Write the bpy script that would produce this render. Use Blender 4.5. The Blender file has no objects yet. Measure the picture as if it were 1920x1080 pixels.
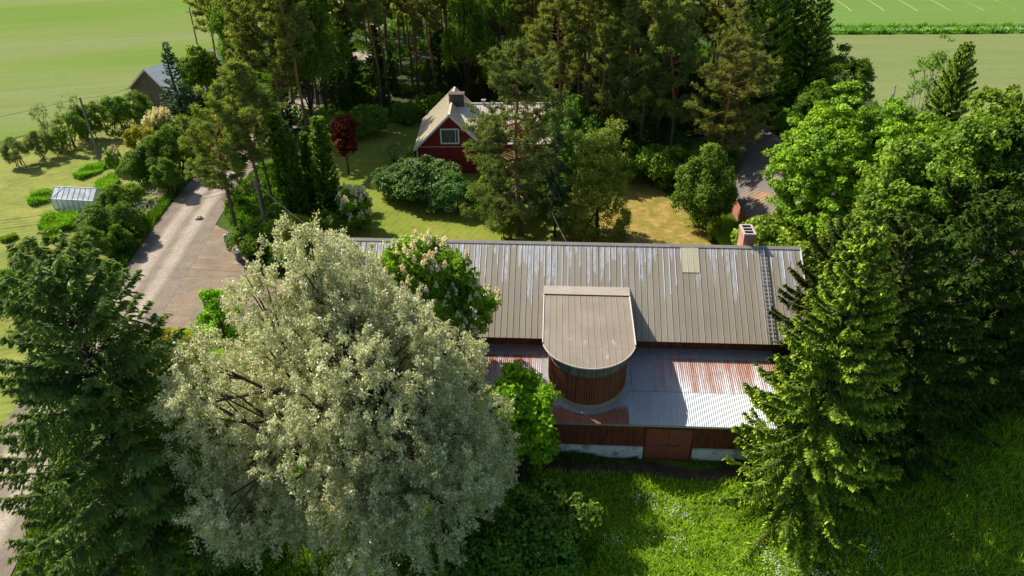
import bpy, math, random
import numpy as np
from mathutils import Vector, Matrix

SC = bpy.context.scene
COL = SC.collection
R_ = math.radians

# ------------------------------------------------------------------ helpers
def link(o, parent=None):
    COL.objects.link(o)
    if parent is not None:
        o.parent = parent
    return o

def tag(o, label=None, cat=None, group=None, kind=None):
    if label: o['label'] = label
    if cat: o['category'] = cat
    if group: o['group'] = group
    if kind: o['kind'] = kind
    return o

def empty(name, loc, rz=0.0):
    o = bpy.data.objects.new(name, None)
    o.empty_display_size = 0.3
    o.location = loc
    o.rotation_euler = (0, 0, rz)
    return link(o)

def np_mesh(name, V, polys, mat, attrs=None, smooth=False):
    """V (n,3); polys = list of int arrays (m,k) with one k each; attrs = {name: per-face floats}"""
    me = bpy.data.meshes.new(name)
    V = np.asarray(V, np.float32)
    me.vertices.add(len(V))
    me.vertices.foreach_set('co', V.ravel())
    polys = [np.asarray(p, np.int32) for p in polys if len(p)]
    nl = sum(p.size for p in polys)
    npol = sum(len(p) for p in polys)
    me.loops.add(nl)
    me.polygons.add(npol)
    me.loops.foreach_set('vertex_index', np.concatenate([p.ravel() for p in polys]))
    tot = np.concatenate([np.full(len(p), p.shape[1], np.int32) for p in polys])
    start = np.concatenate([[0], np.cumsum(tot)[:-1]]).astype(np.int32)
    me.polygons.foreach_set('loop_start', start)
    me.polygons.foreach_set('loop_total', tot)
    me.polygons.foreach_set('use_smooth', np.full(npol, bool(smooth)))
    for k, a in (attrs or {}).items():
        at = me.attributes.new(k, 'FLOAT', 'FACE')
        at.data.foreach_set('value', np.asarray(a, np.float32))
    me.update(calc_edges=True)
    if mat is not None:
        me.materials.append(mat)
    return me

class MB:
    """collects shapes that become ONE mesh object"""
    def __init__(s):
        s.v = []; s.f = []; s.n = 0
    def add(s, V, F):
        V = [tuple(map(float, p)) for p in V]
        s.v += V
        s.f += [[i + s.n for i in f] for f in F]
        s.n += len(V)
    def box(s, c, d, rz=0.0, rx=0.0):
        m = Matrix.Translation(c) @ Matrix.Rotation(rz, 4, 'Z') @ Matrix.Rotation(rx, 4, 'X')
        x, y, z = d[0] / 2, d[1] / 2, d[2] / 2
        P = [(-x,-y,-z),(x,-y,-z),(x,y,-z),(-x,y,-z),(-x,-y,z),(x,-y,z),(x,y,z),(-x,y,z)]
        s.add([m @ Vector(p) for p in P], [(0,3,2,1),(4,5,6,7),(0,1,5,4),(1,2,6,5),(2,3,7,6),(3,0,4,7)])
    def bar(s, a, b, w, h):
        """rectangular bar from a to b"""
        a = np.array(a, float); b = np.array(b, float)
        d = b - a; d /= np.linalg.norm(d)
        up = np.array([0,0,1.]) if abs(d[2]) < .95 else np.array([0,1.,0])
        sd = np.cross(d, up); sd /= np.linalg.norm(sd); up = np.cross(sd, d)
        P = []
        for q in (a, b):
            for i, j in ((-1,-1),(1,-1),(1,1),(-1,1)):
                P.append(q + sd * i * w / 2 + up * j * h / 2)
        s.add(P, [(0,1,2,3),(7,6,5,4),(0,4,5,1),(1,5,6,2),(2,6,7,3),(3,7,4,0)])
    def tube(s, pts, rad, n=6):
        V, F = tube(pts, rad, n)
        s.add(V, F.tolist())
        k = len(pts)
        s.f += [[s.n - n * k + i for i in range(n)][::-1], [s.n - n + i for i in range(n)]]
    def prism(s, poly, axis_a, axis_b, origin, ext):
        """2-D polygon in axes a,b from origin, extruded along ext"""
        o = np.array(origin, float); A = np.array(axis_a, float); B = np.array(axis_b, float); E = np.array(ext, float)
        P = [o + A * p[0] + B * p[1] for p in poly]
        n = len(P)
        s.add(P + [p + E for p in P], [list(range(n))[::-1], list(range(n, 2*n))] + [[i, (i+1) % n, n + (i+1) % n, n + i] for i in range(n)])
    def mesh(s, name, mat):
        me = bpy.data.meshes.new(name)
        me.from_pydata(s.v, [], s.f)
        me.update()
        if mat is not None: me.materials.append(mat)
        return me
    def build(s, name, mat, parent=None, loc=None):
        o = bpy.data.objects.new(name, s.mesh(name, mat))
        if loc is not None: o.location = loc
        return link(o, parent)

def tube(pts, rad, n=6):
    pts = np.asarray(pts, float); k = len(pts)
    rad = np.broadcast_to(np.asarray(rad, float), (k,))
    T = np.gradient(pts, axis=0); T /= np.linalg.norm(T, axis=1)[:, None] + 1e-9
    ref = np.array([1., 0.2, 0.1]) if abs(T[:, 0]).mean() < .8 else np.array([0.1, 1., 0.2])
    A = np.cross(T, ref); A /= np.linalg.norm(A, axis=1)[:, None] + 1e-9
    B = np.cross(T, A)
    th = np.linspace(0, 2 * np.pi, n, endpoint=False)
    V = pts[:, None] + rad[:, None, None] * (A[:, None] * np.cos(th)[None, :, None] + B[:, None] * np.sin(th)[None, :, None])
    i = np.arange(k - 1)[:, None] * n; j = np.arange(n)[None]; j2 = (j + 1) % n
    F = np.stack([i + j, i + j2, i + n + j2, i + n + j], -1).reshape(-1, 4)
    return V.reshape(-1, 3), F

def tubes_mesh(name, paths, mat, n=6):
    Vs, Fs, off = [], [], 0
    for pts, rad in paths:
        V, F = tube(pts, rad, n)
        Vs.append(V); Fs.append(F + off); off += len(V)
    return np_mesh(name, np.concatenate(Vs), [np.concatenate(Fs)], mat, smooth=True)

def unit(a):
    return a / (np.linalg.norm(a, axis=-1, keepdims=True) + 1e-9)

def leaves(name, C, D, N, L, W, tint, mat, shape=0.0):
    """one kite-shaped leaf per centre C; D long axis, N normal"""
    C = np.asarray(C); n = len(C)
    D = unit(D); S = unit(np.cross(N, D)); Nn = np.cross(D, S)
    L = np.broadcast_to(np.asarray(L, float), (n,))[:, None]; W = np.broadcast_to(np.asarray(W, float), (n,))[:, None]
    b = C - D * L * .5
    t = C + D * L * .5 - Nn * L * .08
    m = C + D * L * shape + Nn * L * .05
    V = np.stack([b, m + S * W * .5, t, m - S * W * .5], 1).reshape(-1, 3)
    F = np.arange(n * 4).reshape(-1, 4)
    return np_mesh(name, V, [F], mat, {'tint': np.clip(tint, 0, 1)})

# ------------------------------------------------------------------ materials
def new_mat(name):
    m = bpy.data.materials.new(name); m.use_nodes = True
    nt = m.node_tree; nt.nodes.clear()
    out = nt.nodes.new('ShaderNodeOutputMaterial')
    return m, nt, out

def N(nt, typ, **kw):
    n = nt.nodes.new(typ)
    for k, v in kw.items():
        if k.startswith('_'):
            setattr(n, k[1:], v)
        else:
            n.inputs[k.replace('__', ' ')].default_value = v
    return n

def ramp(nt, stops, fac=None, interp='LINEAR'):
    r = nt.nodes.new('ShaderNodeValToRGB'); cr = r.color_ramp; cr.interpolation = interp
    while len(cr.elements) < len(stops): cr.elements.new(0.5)
    for e, (p, c) in zip(cr.elements, stops):
        e.position = p; e.color = (c, c, c, 1) if isinstance(c, (int, float)) else (*c, 1)
    if fac is not None: nt.links.new(fac, r.inputs[0])
    return r

def noise(nt, vec, scale, detail=4, rough=.55, stretch=None):
    if stretch is not None:
        mp = nt.nodes.new('ShaderNodeMapping'); mp.inputs['Scale'].default_value = stretch
        nt.links.new(vec, mp.inputs[0]); vec = mp.outputs[0]
    n = N(nt, 'ShaderNodeTexNoise', Scale=scale, Detail=detail, Roughness=rough)
    nt.links.new(vec, n.inputs['Vector'])
    return n.outputs[0]

def mixc(nt, fac, a, b, mode='MIX'):
    m = nt.nodes.new('ShaderNodeMix'); m.data_type = 'RGBA'; m.blend_type = mode
    for j, v in ((0, fac), (6, a), (7, b)):
        s = m.inputs[j]
        if hasattr(v, 'links'): nt.links.new(v, s)
        elif isinstance(v, (int, float)): s.default_value = v if j == 0 else (v, v, v, 1)
        else: s.default_value = (*v, 1)
    return m.outputs[2]

def math_(nt, op, a, b=None, clamp=False):
    m = nt.nodes.new('ShaderNodeMath'); m.operation = op; m.use_clamp = clamp
    for i, v in enumerate((a, b)):
        if v is None: continue
        if hasattr(v, 'links'): nt.links.new(v, m.inputs[i])
        else: m.inputs[i].default_value = v
    return m.outputs[0]

def principled(nt, out, color, rough=.7, metal=0.0, spec=.4, bump=None, bump_s=.3, bump_d=.02):
    p = nt.nodes.new('ShaderNodeBsdfPrincipled')
    if hasattr(color, 'links'): nt.links.new(color, p.inputs['Base Color'])
    else: p.inputs['Base Color'].default_value = (*color, 1)
    for k, v in (('Roughness', rough), ('Metallic', metal), ('Specular IOR Level', spec)):
        if hasattr(v, 'links'): nt.links.new(v, p.inputs[k])
        else: p.inputs[k].default_value = v
    if bump is not None:
        b = N(nt, 'ShaderNodeBump', Strength=bump_s, Distance=bump_d)
        nt.links.new(bump, b.inputs['Height']); nt.links.new(b.outputs[0], p.inputs['Normal'])
    nt.links.new(p.outputs[0], out.inputs[0])
    return p

def coords(nt):
    return nt.nodes.new('ShaderNodeTexCoord').outputs['Object']

def leaf_mat(name, stops, trans=.35, rough=.45, spec=.35, vary=.25, gain=2.15, warm=(1.08, 1.0, .66), tcol=(1.25, 1.15, .45)):
    stops = [(p, tuple(min(v * gain * w, .85) for v, w in zip(c, warm))) for p, c in stops]; spec *= .5; trans = min(trans + .10, .5)
    m, nt, out = new_mat(name)
    at = nt.nodes.new('ShaderNodeAttribute'); at.attribute_name = 'tint'
    r = ramp(nt, stops, at.outputs['Fac'])
    oi = nt.nodes.new('ShaderNodeObjectInfo')
    hv = nt.nodes.new('ShaderNodeHueSaturation')
    hv.inputs['Saturation'].default_value = 1.0
    v = math_(nt, 'MULTIPLY_ADD', oi.outputs['Random'], vary); v.node.inputs[2].default_value = 1 - vary / 2
    h = math_(nt, 'MULTIPLY_ADD', oi.outputs['Random'], .03); h.node.inputs[2].default_value = .485
    nt.links.new(v, hv.inputs['Value']); nt.links.new(h, hv.inputs['Hue'])
    nt.links.new(r.outputs[0], hv.inputs['Color'])
    p = N(nt, 'ShaderNodeBsdfPrincipled', Roughness=rough)
    p.inputs['Specular IOR Level'].default_value = spec
    nt.links.new(hv.outputs[0], p.inputs['Base Color'])
    t = nt.nodes.new('ShaderNodeBsdfTranslucent')
    tc = mixc(nt, 1.0, hv.outputs[0], tcol, 'MULTIPLY')
    nt.links.new(tc, t.inputs['Color'])
    mx = nt.nodes.new('ShaderNodeMixShader'); mx.inputs[0].default_value = trans
    nt.links.new(p.outputs[0], mx.inputs[1]); nt.links.new(t.outputs[0], mx.inputs[2])
    nt.links.new(mx.outputs[0], out.inputs[0])
    return m

def bark_mat(name, low, high, z0, z1, dark=.45):
    m, nt, out = new_mat(name)
    co = coords(nt)
    sx = nt.nodes.new('ShaderNodeSeparateXYZ'); nt.links.new(co, sx.inputs[0])
    mr = N(nt, 'ShaderNodeMapRange'); mr.inputs[1].default_value = z0; mr.inputs[2].default_value = z1
    nt.links.new(sx.outputs[2], mr.inputs[0])
    base = mixc(nt, mr.outputs[0], low, high)
    n = noise(nt, co, 6, 5, .65, (1, 1, .25))
    c = mixc(nt, ramp(nt, [(.35, 0.), (.65, 1.)], n).outputs[0], mixc(nt, 1.0, base, (dark,) * 3, 'MULTIPLY'), base)
    principled(nt, out, c, .9, 0, .2, n, .6, .03)
    return m

M = {}
M['maple'] = leaf_mat('maple_leaf', [(0, (.04,.085,.008)), (.5, (.085,.15,.011)), (1, (.18,.25,.020))], .20)
M['willow'] = leaf_mat('willow_leaf', [(0, (.12,.135,.065)), (.45, (.21,.225,.125)), (.78, (.31,.32,.23)), (1, (.43,.43,.40))], .36, .30, 1.1, warm=(1.05, 1, .90), gain=2.2, tcol=(1.06, 1.05, .78))
M['chestnut'] = leaf_mat('chestnut_leaf', [(0, (.04,.095,.008)), (.6, (.09,.18,.014)), (1, (.16,.25,.03))], .4, gain=2.3)
M['hazel'] = leaf_mat('hazel_leaf', [(0, (.05,.13,.008)), (.6, (.10,.22,.014)), (1, (.17,.30,.03))], .45, gain=2.5)
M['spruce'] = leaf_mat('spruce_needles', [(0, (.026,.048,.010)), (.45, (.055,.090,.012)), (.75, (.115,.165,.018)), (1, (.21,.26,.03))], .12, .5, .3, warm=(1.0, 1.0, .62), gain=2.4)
M['shade_toned_spruce'] = leaf_mat('shade_toned_spruce_needles', [(0, (.020,.040,.010)), (.5, (.042,.075,.014)), (1, (.095,.14,.024))], .10, .5, .2, gain=1.7)  # darker copy of the spruce needles, the row's shade put into the colour
M['blue_spruce'] = leaf_mat('blue_spruce_needles', [(0, (.02,.05,.025)), (.6, (.04,.085,.05)), (1, (.10,.16,.11))], .2)
M['pine'] = leaf_mat('pine_needles', [(0, (.044,.062,.022)), (.5, (.084,.106,.036)), (1, (.15,.165,.060))], .34, .5, .3, warm=(1.0, 1.0, .75), gain=2.8)
M['green_pine'] = leaf_mat('young_pine_needles', [(0, (.038,.062,.026)), (.5, (.074,.108,.042)), (1, (.14,.17,.075))], .30, .5, .3, warm=(1.02, 1.0, .75), gain=2.3)
M['larch'] = leaf_mat('larch_needles', [(0, (.030,.062,.022)), (.6, (.062,.115,.040)), (1, (.12,.18,.065))], .4, warm=(1.05, 1, .72), gain=3.0)
M['weeping'] = leaf_mat('weeping_larch_needles', [(0, (.07,.11,.012)), (1, (.17,.21,.03))], .35)
M['birch'] = leaf_mat('birch_leaf', [(0, (.04,.09,.014)), (.6, (.075,.145,.022)), (1, (.13,.20,.04))], .4)
M['fresh'] = leaf_mat('fresh_leaf', [(0, (.045,.095,.012)), (.6, (.09,.16,.018)), (1, (.19,.26,.04))], .28)
M['shrub'] = leaf_mat('shrub_leaf', [(0, (.035,.08,.016)), (.6, (.07,.14,.024)), (1, (.13,.21,.04))], .35)
M['lilac'] = leaf_mat('lilac_leaf', [(0, (.028,.075,.026)), (.6, (.06,.125,.048)), (1, (.12,.19,.085))], .3)
M['grey_leaf'] = leaf_mat('apple_leaf', [(0, (.05,.085,.03)), (.6, (.095,.14,.055)), (1, (.20,.23,.13))], .3)
M['red_leaf'] = leaf_mat('red_leaf', [(0, (.022,.007,.005)), (.6, (.080,.020,.009)), (1, (.20,.05,.02))], .35)
M['gold'] = leaf_mat('golden_leaf', [(0, (.15,.17,.012)), (.6, (.28,.28,.02)), (1, (.46,.42,.04))], .35, gain=1.35, warm=(.95, 1, 1))
M['aspen'] = leaf_mat('aspen_leaf', [(0, (.035,.075,.010)), (.6, (.07,.13,.016)), (1, (.16,.23,.03))], .28, gain=2.35)
M['thuja'] = leaf_mat('thuja_leaf', [(0, (.035,.055,.012)), (.6, (.075,.105,.02)), (1, (.13,.16,.035))], .3, gain=2.9)
M['column'] = leaf_mat('column_conifer_leaf', [(0, (.030,.066,.012)), (.6, (.070,.130,.018)), (1, (.16,.24,.03))], .3, gain=2.2)
M['grass'] = leaf_mat('meadow_grass', [(0, (.11,.18,.010)), (.5, (.20,.31,.020)), (1, (.36,.42,.06))], .34, .6, .2, warm=(.90, 1.0, .8), gain=2.4)
M['herbs'] = leaf_mat('garden_plant_leaf', [(0, (.04,.11,.012)), (1, (.11,.23,.03))], .4)
M['fern'] = leaf_mat('undergrowth_leaf', [(0, (.03,.075,.010)), (.6, (.06,.135,.016)), (1, (.12,.21,.03))], .3, gain=1.8)
M['blossom'] = leaf_mat('blossom', [(0, (.62,.56,.48)), (1, (.85,.81,.74))], .3, gain=1, warm=(1, 1, 1))
M['white_flower'] = leaf_mat('white_petal', [(0, (.7,.7,.66)), (1, (.85,.85,.82))], .25, gain=1, warm=(1, 1, 1))
M['yellow_flower'] = leaf_mat('yellow_petal', [(0, (.75,.48,.01)), (1, (.85,.6,.03))], .25, gain=1, warm=(1, 1, 1))
M['pine_bark'] = bark_mat('pine_bark', (.15,.115,.088), (.40,.19,.085), 4, 11, .55)
M['bark'] = bark_mat('grey_brown_bark', (.085,.07,.052), (.10,.082,.06), 0, 8)
M['pale_bark'] = bark_mat('pale_grey_bark', (.42,.40,.36), (.42,.40,.36), 0, 8, .6)
M['birch_bark'] = bark_mat('birch_bark', (.5,.48,.45), (.45,.42,.38), 0, 8, .3)

# ------------------------------------------------------------------ plants
def sph(rng, n):
    return unit(rng.normal(size=(n, 3)))

def trunk_paths(rng, H, r0, lean=0.0, nseg=8, top=.95):
    z = np.linspace(0, H * top, nseg)
    w = np.cumsum(rng.normal(scale=.012 * H, size=(nseg, 2)), 0) * np.linspace(0, 1, nseg)[:, None]
    pts = np.c_[w[:, 0] + lean * z, w[:, 1], z]
    rad = r0 * (1 - z / H) ** .8 + .025
    rad[0] *= 1.35
    return pts, rad

def broad(key, H, R, zb, leaf, bark, nl=45, nc=16, k=36, cs=.34, L=.22, W=.14, r0=.25, stems=1, top_bias=0.0, flat=.75, seed=0, limbs=12, up=.55, squash=1.0, blossoms=0, open_=0.0, dome=.7):
    """round-headed tree or shrub: lobes > leaf clumps > leaves"""
    rng = np.random.default_rng(seed)
    zc = (zb + H) / 2; hz = (H - zb) / 2
    d = sph(rng, nl * 3)
    d = d[d[:, 2] > -.75][:nl]; n0 = len(d)
    rl = R * rng.uniform(.24, .42, n0)
    env = rng.uniform(.45, 1.0, n0) ** .6
    # uneven outline
    env *= 1 + .13 * np.sin(d[:, 0] * 5 + seed) * np.cos(d[:, 1] * 4 + d[:, 2] * 3)
    lc = d * np.c_[np.maximum(R * env - .8 * rl, 0), np.maximum(R * env - .8 * rl, 0) * squash, np.maximum(hz * env - .8 * rl, 0)]
    lc[:, 2] += zc + top_bias * hz
    # clumps
    cd = unit(sph(rng, n0 * nc) + .85 * np.repeat(unit(lc - [0, 0, zc]), nc, 0) + [0, 0, .3])
    rr = np.repeat(rl, nc) * rng.uniform(.62, 1.06, n0 * nc)
    cc = np.repeat(lc, nc, 0) + cd * rr[:, None]
    keep = (cc[:, 2] > .12) & (rng.uniform(size=len(cc)) > open_)
    cc = cc[keep]; cd = cd[keep]; m = len(cc)
    csz = cs * rng.uniform(.6, 1.35, m)
    ctint = rng.normal(.45, .17, m)
    off = unit(rng.normal(size=(m * k, 3)) + [0, 0, .25]) * (rng.uniform(.12, 1.0, m * k) ** .45)[:, None] * 1.45
    dome_n = unit(off); off[:, 2] *= flat
    C = np.repeat(cc, k, 0) + off * np.repeat(csz, k)[:, None] * .75 + rng.normal(0, .03, (m * k, 3))
    Nn = unit(.35 * np.repeat(cd, k, 0) + dome * dome_n + [0, 0, up] + .6 * sph(rng, m * k))
    D = np.cross(Nn, sph(rng, m * k)) + [0, 0, -.35]
    sz = rng.uniform(.65, 1.3, m * k)
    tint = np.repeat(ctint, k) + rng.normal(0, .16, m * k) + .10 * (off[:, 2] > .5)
    C[:, 2] = np.maximum(C[:, 2], .05)
    parts = {'crown': leaves(key + '_crown', C, D, Nn, L * sz, W * sz, tint, M[leaf])}
    # trunk, stems and limbs
    paths = []
    order = rng.permutation(n0)[:limbs]
    if stems == 1:
        pts, rad = trunk_paths(rng, zb + .75 * (H - zb), r0)
        paths.append((pts, rad))
        for i in order:
            s = pts[int(np.clip(rng.integers(2, 7), 2, len(pts) - 1))]
            e = lc[i]
            mid = (s + e) / 2 + [0, 0, -.06 * np.linalg.norm(e - s)]
            paths.append((np.array([s, mid, e]), np.array([r0 * .42, r0 * .26, .025])))
    else:
        for i in rng.permutation(n0)[:stems]:
            b = np.r_[rng.normal(0, .18 * min(R, 2), 2), 0]
            e = lc[i]
            paths.append((np.array([b, b * .5 + e * .5 + [0, 0, .25], e]), np.array([r0, r0 * .7, .02])))
    parts['trunk' if stems == 1 else 'stem'] = tubes_mesh(key + '_trunk', paths, M[bark])
    if blossoms:
        sel = rng.permutation(np.nonzero(cc[:, 2] > zb + .2 * (H - zb))[0])[:blossoms]
        q = 26
        base = cc[sel] + cd[sel] * .3 + [0, 0, .22]
        hh = rng.uniform(0, 1, (len(sel), q))
        ang = rng.uniform(0, 6.28, (len(sel), q)); r = (.13 * (1 - hh) + .02)
        P = base[:, None] + np.stack([r * np.cos(ang), r * np.sin(ang), hh * .42], -1)
        P = P.reshape(-1, 3); nb = len(P)
        parts['blossoms'] = leaves(key + '_blossoms', P, sph(rng, nb), sph(rng, nb), .17, .15, rng.uniform(size=nb), M['blossom'])
    return parts

def conifer(key, H, R, zb, leaf, nb=170, droop=.35, lift=.18, up0=.1, twig=.42, twig_d=6.0, hang=.55, L=.24, W=.085, m=7, seed=0, power=.85, r0=.3, bark='bark', stubs=0, tip=.35, gap=0.0, base_len=.25, bare=False):
    """spruce-like tree: whorled drooping branches carrying side sprays of short needle shoots"""
    rng = np.random.default_rng(seed)
    t = np.sort(rng.uniform(0, 1, nb)) ** .92
    t = (np.round(t * 26) / 26) * .6 + t * .4
    h = zb + (H - zb) * t
    ln = (R * (1 - t) ** power * rng.uniform(.72, 1.12, nb) + base_len)
    if gap: ln *= np.where(rng.uniform(size=nb) < gap, rng.uniform(.35, .7, nb), 1)
    az = np.arange(nb) * 2.39996 + rng.normal(0, .35, nb)
    dirs = np.c_[np.cos(az), np.sin(az), np.zeros(nb)]
    dr = droop * (1 - t) * rng.uniform(.7, 1.3, nb) - up0 - .55 * t ** 2
    def pos(i, s):
        l = ln[i]
        z = h[i] + l * (-dr[i] * s * 1.5 + lift * s ** 3)
        return np.c_[dirs[i] * (l * s)[:, None]][:, :2], z
    ns = np.maximum((ln * twig_d).astype(int), 4)
    bi = np.repeat(np.arange(nb), ns * 2)
    s = rng.uniform(.12, 1, len(bi)) ** .85
    side = rng.choice([-1., 1.], len(bi))
    xy, z = pos(bi, s)
    base = np.c_[xy, z]
    lat = np.c_[-np.sin(az[bi]), np.cos(az[bi]), np.zeros(len(bi))] * side[:, None]
    tl = np.clip(twig * ln[bi] * (1.08 - s), .22, 1.05) * rng.uniform(.6, 1.2, len(bi))
    td = unit(dirs[bi] * rng.uniform(.35, .9, (len(bi), 1)) + lat * rng.uniform(.3, 1., (len(bi), 1)) + np.c_[np.zeros((len(bi), 2)), -hang * rng.uniform(.3, 1.4, len(bi)) * (1 - .6 * t[bi])])
    q = (np.arange(m) + .5) / m
    P = base[:, None] + td[:, None] * (tl[:, None] * q)[:, :, None]
    P[:, :, 2] -= (hang * .3 * tl[:, None] * q ** 2)
    P = P + rng.normal(0, .035, P.shape)
    C = P.reshape(-1, 3)
    D = unit(np.repeat(td, m, 0) + .45 * sph(rng, len(C)))
    Nn = unit(sph(rng, len(C)) * .7 + [0, 0, .9])
    tint = np.repeat(rng.normal(.36, .10, len(bi)), m) + np.tile(q, len(bi)) * .10
    # new growth at the shoot tips
    fresh = (np.tile(q, len(bi)) > .62) & (np.repeat(s, m) > .45)
    tint = tint + np.where(fresh, tip, 0) * np.repeat(rng.uniform(.2, 1.2, len(bi)), m) + rng.normal(0, .07, len(C))
    sz = rng.uniform(.7, 1.3, len(C))
    parts = {}
    if not bare:
        parts['crown'] = leaves(key + '_crown', C, D, Nn, L * sz, W * sz, tint, M[leaf])
    paths = [trunk_paths(rng, H, r0, top=.98)]
    for i in range(nb):
        if t[i] < .9:
            ss = np.linspace(0, .85, 5); xy, z = pos(np.full(5, i), ss)
            paths.append((np.c_[xy, z], np.linspace(.02 + .009 * ln[i], .012, 5)))
    for i in range(stubs):
        a = rng.uniform(0, 6.28); z0 = rng.uniform(.8, zb + .05 * H); l = rng.uniform(.6, .5 * R)
        paths.append((np.array([[0, 0, z0], [math.cos(a) * l * .6, math.sin(a) * l * .6, z0 - .1 * l], [math.cos(a) * l, math.sin(a) * l, z0 - .3 * l]]), np.array([.03, .02, .008])))
    parts['trunk'] = tubes_mesh(key + '_trunk', paths, M[bark], 5)
    return parts

def pine(key, H, R, zb, leaf='pine', nb=46, sub=7, k=26, L=.34, W=.075, tuft=.34, seed=0, r0=.2, stubs=16, up=.45, prof=1.0, low=.55):
    """Scots pine: bare trunk, crooked boughs ending in needle tufts"""
    rng = np.random.default_rng(seed)
    tp, tr = trunk_paths(rng, H, r0, nseg=12)
    paths = [(tp, tr)]
    t = np.sort(rng.uniform(0, 1, nb))
    h = zb + (H - zb) * (t * .95)
    env = np.minimum(low + (1 - low) * np.sin(np.clip(t * 2.2, 0, 1.571)), 1) * np.clip((1.06 - t) * 1.9, .12, 1) ** prof
    ln = R * env * rng.uniform(.6, 1.12, nb)
    az = np.arange(nb) * 2.39996 + rng.normal(0, .5, nb)
    tufts, tdir = [], []
    for i in range(nb):
        d = np.array([math.cos(az[i]), math.sin(az[i]), 0])
        x0 = np.array([np.interp(h[i], tp[:, 2], tp[:, 0]), np.interp(h[i], tp[:, 2], tp[:, 1]), h[i]])
        el = up * (.25 + .9 * t[i]) * rng.uniform(.5, 1.3) - .12 * (1 - t[i])
        s = np.linspace(0, 1, 5)
        pts = x0 + d * (ln[i] * s)[:, None] + np.array([0, 0, 1.]) * (ln[i] * (el * s + .16 * s ** 2 - .10 * np.sin(s * 3.1)))[:, None]
        pts[1:] += rng.normal(0, .05 * ln[i], (4, 3))
        paths.append((pts, np.linspace(.018 + .016 * ln[i], .012, 5)))
        nsub = max(3, int(sub * (0.5 + .7 * ln[i] / R)))
        for j in range(nsub):
            sj = rng.uniform(.35, 1.0) if j else 1.0
            p = np.array([np.interp(sj, s, pts[:, q]) for q in range(3)])
            dd = unit(d * rng.uniform(.2, 1) + np.array([-d[1], d[0], 0]) * rng.normal(0, .8) + np.array([0, 0, rng.uniform(.05, .6)]))
            l2 = rng.uniform(.25, .55) * (.4 + .35 * ln[i])
            e = p + dd * l2
            if j % 2 == 0: paths.append((np.array([p, (p + e) / 2, e]), np.array([.02, .014, .008])))
            for q_ in range(3):
                tufts.append(p + dd * l2 * (.45 + .3 * q_) + rng.normal(0, .13, 3)); tdir.append(dd)
    T = np.array(tufts); TD = np.array(tdir); n = len(T)
    off = rng.normal(size=(n * k, 3)); off[:, 2] *= .7
    D = unit(off + np.repeat(TD, k, 0) * .7 + [0, 0, .35])
    C = np.repeat(T, k, 0) + D * (tuft * rng.uniform(.15, 1.0, n * k))[:, None]
    Nn = unit(sph(rng, n * k) + [0, 0, .5])
    tint = np.repeat(rng.normal(.45, .15, n), k) + rng.normal(0, .14, n * k)
    parts = {'crown': leaves(key + '_crown', C, D, Nn, L * rng.uniform(.6, 1.2, n * k), W, tint, M[leaf])}
    for i in range(stubs):
        a = rng.uniform(0, 6.28); z0 = rng.uniform(.25 * H if zb > .3 * H else .1 * H, zb + .1 * H); l = rng.uniform(.5, .55 * R)
        x0 = np.array([np.interp(z0, tp[:, 2], tp[:, 0]), np.interp(z0, tp[:, 2], tp[:, 1]), z0])
        d = np.array([math.cos(a), math.sin(a), -.1])
        paths.append((np.array([x0, x0 + d * l * .6, x0 + d * l + [0, 0, -.15 * l]]), np.array([.035, .022, .008])))
    parts['trunk'] = tubes_mesh(key + '_trunk', paths, M['pine_bark'], 6)
    return parts

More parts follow.
